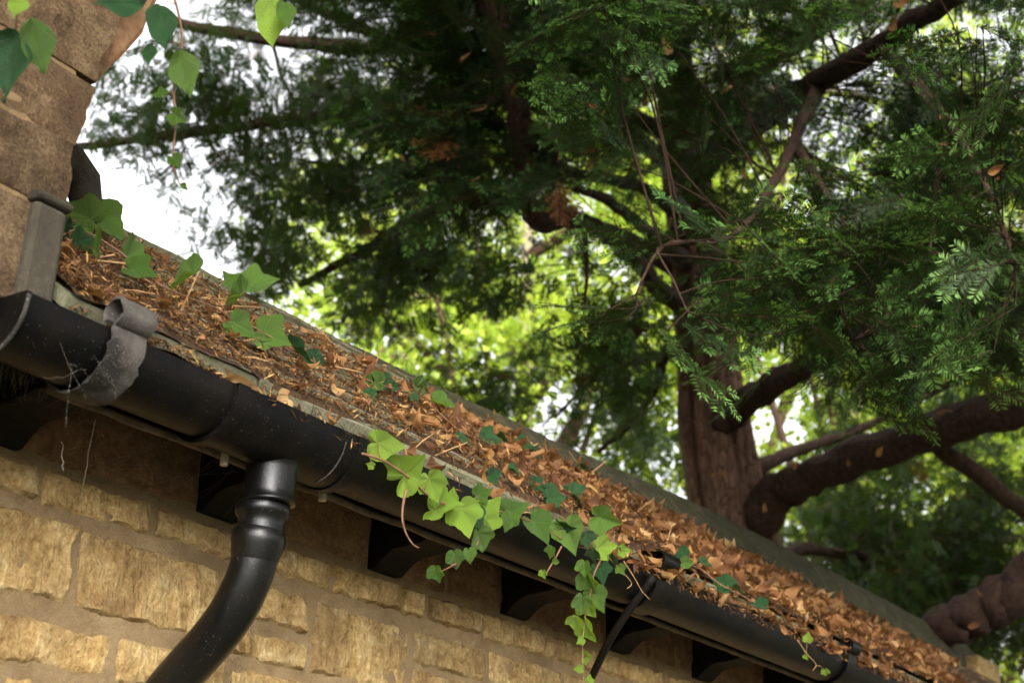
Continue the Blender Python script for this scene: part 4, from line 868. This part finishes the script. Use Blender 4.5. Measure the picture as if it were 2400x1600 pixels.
def gn_scatter(name, pts, mats, scl, idx, protos, parent=None):
    me = bpy.data.meshes.new(name); me.vertices.add(len(pts)); me.vertices.foreach_set('co', np.asarray(pts, np.float32).ravel())
    eul = np.array([Matrix(m_.tolist()).to_euler('XYZ')[:] for m_ in mats], np.float32)
    a = me.attributes.new('rot', 'FLOAT_VECTOR', 'POINT'); a.data.foreach_set('vector', eul.ravel())
    a = me.attributes.new('scl', 'FLOAT', 'POINT'); a.data.foreach_set('value', np.asarray(scl, np.float32))
    a = me.attributes.new('idx', 'INT', 'POINT'); a.data.foreach_set('value', np.asarray(idx, np.int32)); me.update()
    o = bpy.data.objects.new(name, me); COL.objects.link(o)
    if parent is not None: set_parent(o, parent)
    ng = bpy.data.node_groups.new(name, 'GeometryNodeTree'); ng.interface.new_socket('Geometry', in_out='INPUT', socket_type='NodeSocketGeometry'); ng.interface.new_socket('Geometry', in_out='OUTPUT', socket_type='NodeSocketGeometry')
    N = ng.nodes.new; gi, go = N('NodeGroupInput'), N('NodeGroupOutput'); iop = N('GeometryNodeInstanceOnPoints'); jn = N('GeometryNodeJoinGeometry')
    for pr in protos[::-1]:
        oi = N('GeometryNodeObjectInfo'); oi.transform_space = 'ORIGINAL'; oi.inputs['Object'].default_value = pr; oi.inputs['As Instance'].default_value = True
        ng.links.new(oi.outputs['Geometry'], jn.inputs[0])
    def attr(nm, dt): n_ = N('GeometryNodeInputNamedAttribute'); n_.data_type = dt; n_.inputs['Name'].default_value = nm; return n_.outputs[0]
    e2r = N('FunctionNodeEulerToRotation'); ng.links.new(attr('rot', 'FLOAT_VECTOR'), e2r.inputs[0])
    ng.links.new(gi.outputs[0], iop.inputs['Points']); ng.links.new(jn.outputs[0], iop.inputs['Instance']); iop.inputs['Pick Instance'].default_value = True
    ng.links.new(attr('idx', 'INT'), iop.inputs['Instance Index']); ng.links.new(e2r.outputs[0], iop.inputs['Rotation']); ng.links.new(attr('scl', 'FLOAT'), iop.inputs['Scale'])
    ng.links.new(iop.outputs[0], go.inputs[0])
    md = o.modifiers.new('scatter', 'NODES'); md.node_group = ng; return o
o = gn_scatter('crown', [t[0] for t in rest], [t[1] for t in rest], [t[2] for t in rest], [t[3] for t in rest], [protos[k] for k in range(10)], yew); o['kind'] = 'stuff'
OV = []  # unseen canopy added overhead and around the view to block skylight
while len(OV) < 4600:
    a = ry.uniform(0, 2 * math.pi); rr_ = 8.5 * math.sqrt(ry.random()); x_, y_ = 4.6 + rr_ * math.cos(a), 1.2 + rr_ * math.sin(a) * .9; z_ = 3.3 + 0.25 * abs(rr_ - 3) * .2 + 4.5 * ry.random() ** .8
    p_ = np.array([x_, y_, z_]); u_ = (p_ - CAM) @ FW
    if u_ > 0.3:
        sx, sy, sd2 = proj(p_); mg = 60 + 0.75 * FPX / sd2
        if -mg < sx < 2400 + mg and sy > -mg: continue
    if fbm(x_ * .5, y_ * .5, z_ * .5, 3) < -.12: continue
    OV.append(p_)
for _ in range(550):  # denser bunch behind the camera, added to shade the right of the wall
    p_ = np.array([ry.uniform(-0.4, 3.2), ry.uniform(-3.6, -1.4), ry.uniform(3.3, 4.3)])
    if (p_ - CAM) @ FW < 0.1: OV.append(p_)
_c = np.array([2.5, 1.0, 3.1]); _d = np.array(SUN_TO)
def _off(p): q = p - _c; return np.linalg.norm(q - _d * (q @ _d))
OV = [p for p in OV if _off(p) > 1.25 or ry.random() < 0.12]  # gap cut through the added foliage so sun reaches the near sprays
OVR = [spray_frame(np.array([ry.normal(), ry.normal(), -.35])) for _ in OV]
o = gn_scatter('added_shade_foliage', OV, OVR, ry.uniform(2.0, 2.8, len(OV)), ry.integers(0, 3, len(OV)), [protos[k] for k in (7, 8, 9)], yew); o['kind'] = 'stuff'  # oversized tufts outside the view, added only for the shade they cast
print('sprays', len(SP), 'boughs', nb)

# dead leaves caught in the yew
CA = [(1215, 208, 4.9, 62, 60), (1122, 252, 4.9, 55, 200), (1376, 346, 4.6, 56, 5), (1380, 388, 4.6, 40, 80), (1512, 128, 4.6, 36, 30), (1556, 112, 4.5, 60, 110), (1695, 212, 4.4, 50, 10), (1668, 278, 4.4, 44, 120), (1742, 412, 4.2, 36, 100), (914, 252, 5, 30, 80), (1508, 235, 4.7, 40, 95), (1470, 190, 4.8, 32, 150), (1310, 365, 4.6, 34, 100), (1920, 565, 3.6, 26, 10),
      (2196, 222, 3.6, 34, 70), (2205, 270, 3.6, 30, 45), (2330, 400, 3.2, 46, 30), (1090, 135, 5, 50, 40), (1110, 420, 4.9, 34, 20), (1205, 430, 4.9, 40, 130), (2110, 10, 4.1, 60, 30), (2090, 55, 4.1, 50, 80), (1950, 660, 3.3, 44, 80), (1700, 1110, 7.2, 26, 90), (1672, 1112, 7.2, 22, 60), (1790, 1190, 7.2, 26, 85), (2060, 1060, 6.4, 34, 60), (2210, 960, 6.2, 40, 70), (2350, 875, 5.0, 44, 20), (1865, 1095, 7.0, 24, 90), (2280, 1468, 5.6, 36, 20), (2300, 1390, 5.6, 24, 150), (1990, 1090, 6.8, 30, 100)]
rc = random.Random(61)
for q, out, dd in SPR[60:]:
    if len(CA) > 90: break
    if dd < 6 and rc.random() < .07:
        x, y, _ = proj(q)
        if 800 < x < 2380 and 0 < y < 1150: CA.append((round(x), round(y), dd, rc.uniform(18, 34), rc.uniform(0, 360)))
CAL = {(1215, 208): 'large pale dry leaf caught on the upright reddish yew limb', (1122, 252): 'crumpled dry leaf just left of the upright reddish yew limb', (1376, 346): 'wide orange leaf caught right of the upright limb, above a dangling one',
       (1380, 388): 'narrow dry leaf dangling just below the wide orange leaf', (1556, 112): 'long orange leaf standing upright high in the crown near the trunk', (1695, 212): 'curled orange leaf right of the upper trunk, above a drooping one',
       (1668, 278): 'drooping orange leaf on the upper trunk below the curled one', (1742, 412): 'pale narrow leaf hanging right of the trunk under the slanting limb', (914, 252): 'small dry leaf at the left end of the crown on the long bare limb',
       (2330, 400): 'orange leaf caught in the bright sprays at the right edge', (2110, 10): 'dry leaf on the slanting limb at the top edge', (2280, 1468): 'dry leaf lying on the thick low limb at the lower right', (2350, 875): 'dry leaf at the right edge above the big lower limb'}
for px, py, d, sz_, an in CA:
    a = math.radians(an); tip = RT * math.cos(a) + UT * math.sin(a); n_ = -FW + np.array([ri.gauss(0, .5) for _ in range(3)]); n_ /= np.linalg.norm(n_); tip = tip - n_ * (tip @ n_); tip /= np.linalg.norm(tip); sd_ = np.cross(n_, tip)
    k = ri.choice([1, 3, 4, 3, 1]); S = sz_ * .85 / FPX * d / float(np.ptp(DEAD[k][0][:, 0])); q = at(px, py, d - .08)
    o = bpy.data.objects.new('caught_leaf', DEAD_ME[k]); COL.objects.link(o); o.matrix_world = Matrix([[tip[i] * S, sd_[i] * S, n_[i] * S, q[i]] for i in range(3)] + [[0, 0, 0, 1]])
    tag(o, CAL.get((px, py), 'dry orange leaf caught among the dark yew branches'), 'leaf', 'dead leaves caught in the yew')

# ------------------------------------------------------------------ broad-leaved trees behind
def cluster(seed, n=34, R=0.42, ls=0.085):
    r = np.random.default_rng(seed); base = np.array([(0, 0, 0), (.35, .32, .03), (.72, .26, .02), (1, 0, -.06), (.72, -.26, .02), (.35, -.32, .03)]) ; f = np.array([(0, 1, 2, 3), (0, 3, 4, 5)])
    T_ = r.normal(0, R * .5, (n, 3)) * np.array([1, 1, .7]); Rm = rand_rot(n, (0, 0, 1), 0.7, r) * r.uniform(.7, 1.25, n)[:, None, None] * ls
    V, Fq, rn = replicate(base, f, Rm, T_); me = np_mesh('leaf_cluster', V, Fq, rnd=rn); me.materials.append(M['lime_leaf']); return me
CLU = [cluster(k) for k in range(4)]
def broad_tree(label, px, py, d, crown, nclu, lean=0.0, rtr=0.24):
    c = at(px, py, d); root = empty('broadleaf_tree', (c[0], c[1], 0)); tag(root, label, 'tree', 'bright green trees behind the yew')
    top = c + np.array([0, 0, crown[2] * .6]); path = smooth_path([(c[0] + lean * 1.5, c[1], 0), (c[0] + lean, c[1] + .2, c[2] * .35), (c[0], c[1], c[2] * .75), tuple(top)], 8)
    m = MB(); m.tube(path, np.linspace(rtr * 1.3, rtr * .25, len(path)), 14, wob=lambda i, th: 1 + .1 * fbm(math.cos(th) * 2, math.sin(th) * 2, i * .2)); m.build('trunk', M['pale_bark'], root, True)
    r = np.random.default_rng(int(px * 7 + py)); m = MB(); ends = []
    for k in range(14):
        s_ = path[int(len(path) * r.uniform(.35, .9))]; e_ = c + r.normal(0, .45, 3) * np.array(crown); m.tube(smooth_path([s_, (s_ + e_) / 2 + np.array([0, 0, .3]), e_], 5), np.linspace(rtr * .35, .02, 11), 6, False); ends.append(e_)
    m.build('limb', M['branch_bark'], root, True)
    u = r.normal(0, 1, (nclu, 3)); u /= np.linalg.norm(u, axis=1)[:, None]; rad = r.random(nclu) ** .42
    P = c + u * rad[:, None] * np.array(crown); clump = np.array([fbm(*(p * .55), 3) for p in P]); P = P[clump > -0.01]; n = len(P)
    k0 = []
    for k in range(4):
        o = bpy.data.objects.new('leaf_cluster', CLU[k]); COL.objects.link(o); set_parent(o, root); o.matrix_basis = Matrix.Translation(P[k]); o['kind'] = 'stuff'; k0.append(o)
    o = gn_scatter('crown', P[4:], rand_rot(n - 4, (0, 0, 1), .8, r), r.uniform(.7, 1.3, n - 4), r.integers(0, 4, n - 4), k0, root); o['kind'] = 'stuff'
broad_tree('bright yellow-green tree behind the roof ridge, left of the yew trunk', 1230, 760, 17, (3.0, 3.0, 2.6), 1900)
broad_tree('tall bright green tree behind the yew trunk and its upper limbs', 1700, 380, 21, (4.2, 4.0, 3.6), 2000)
broad_tree('sunlit tree with pale trunk behind the right-hand yew limbs', 2010, 1030, 15, (2.6, 2.6, 2.3), 1100, 0.1, 0.26)
broad_tree('green tree behind the yew sprays at the right edge', 2420, 620, 19, (3.6, 3.4, 3.6), 1500)
broad_tree('bright tree low behind the roof end at the right', 2260, 1330, 18, (3.2, 3.0, 2.2), 1000)
broad_tree('thin-crowned bright tree behind the middle of the picture', 980, 470, 24, (3.4, 3.0, 2.6), 700)
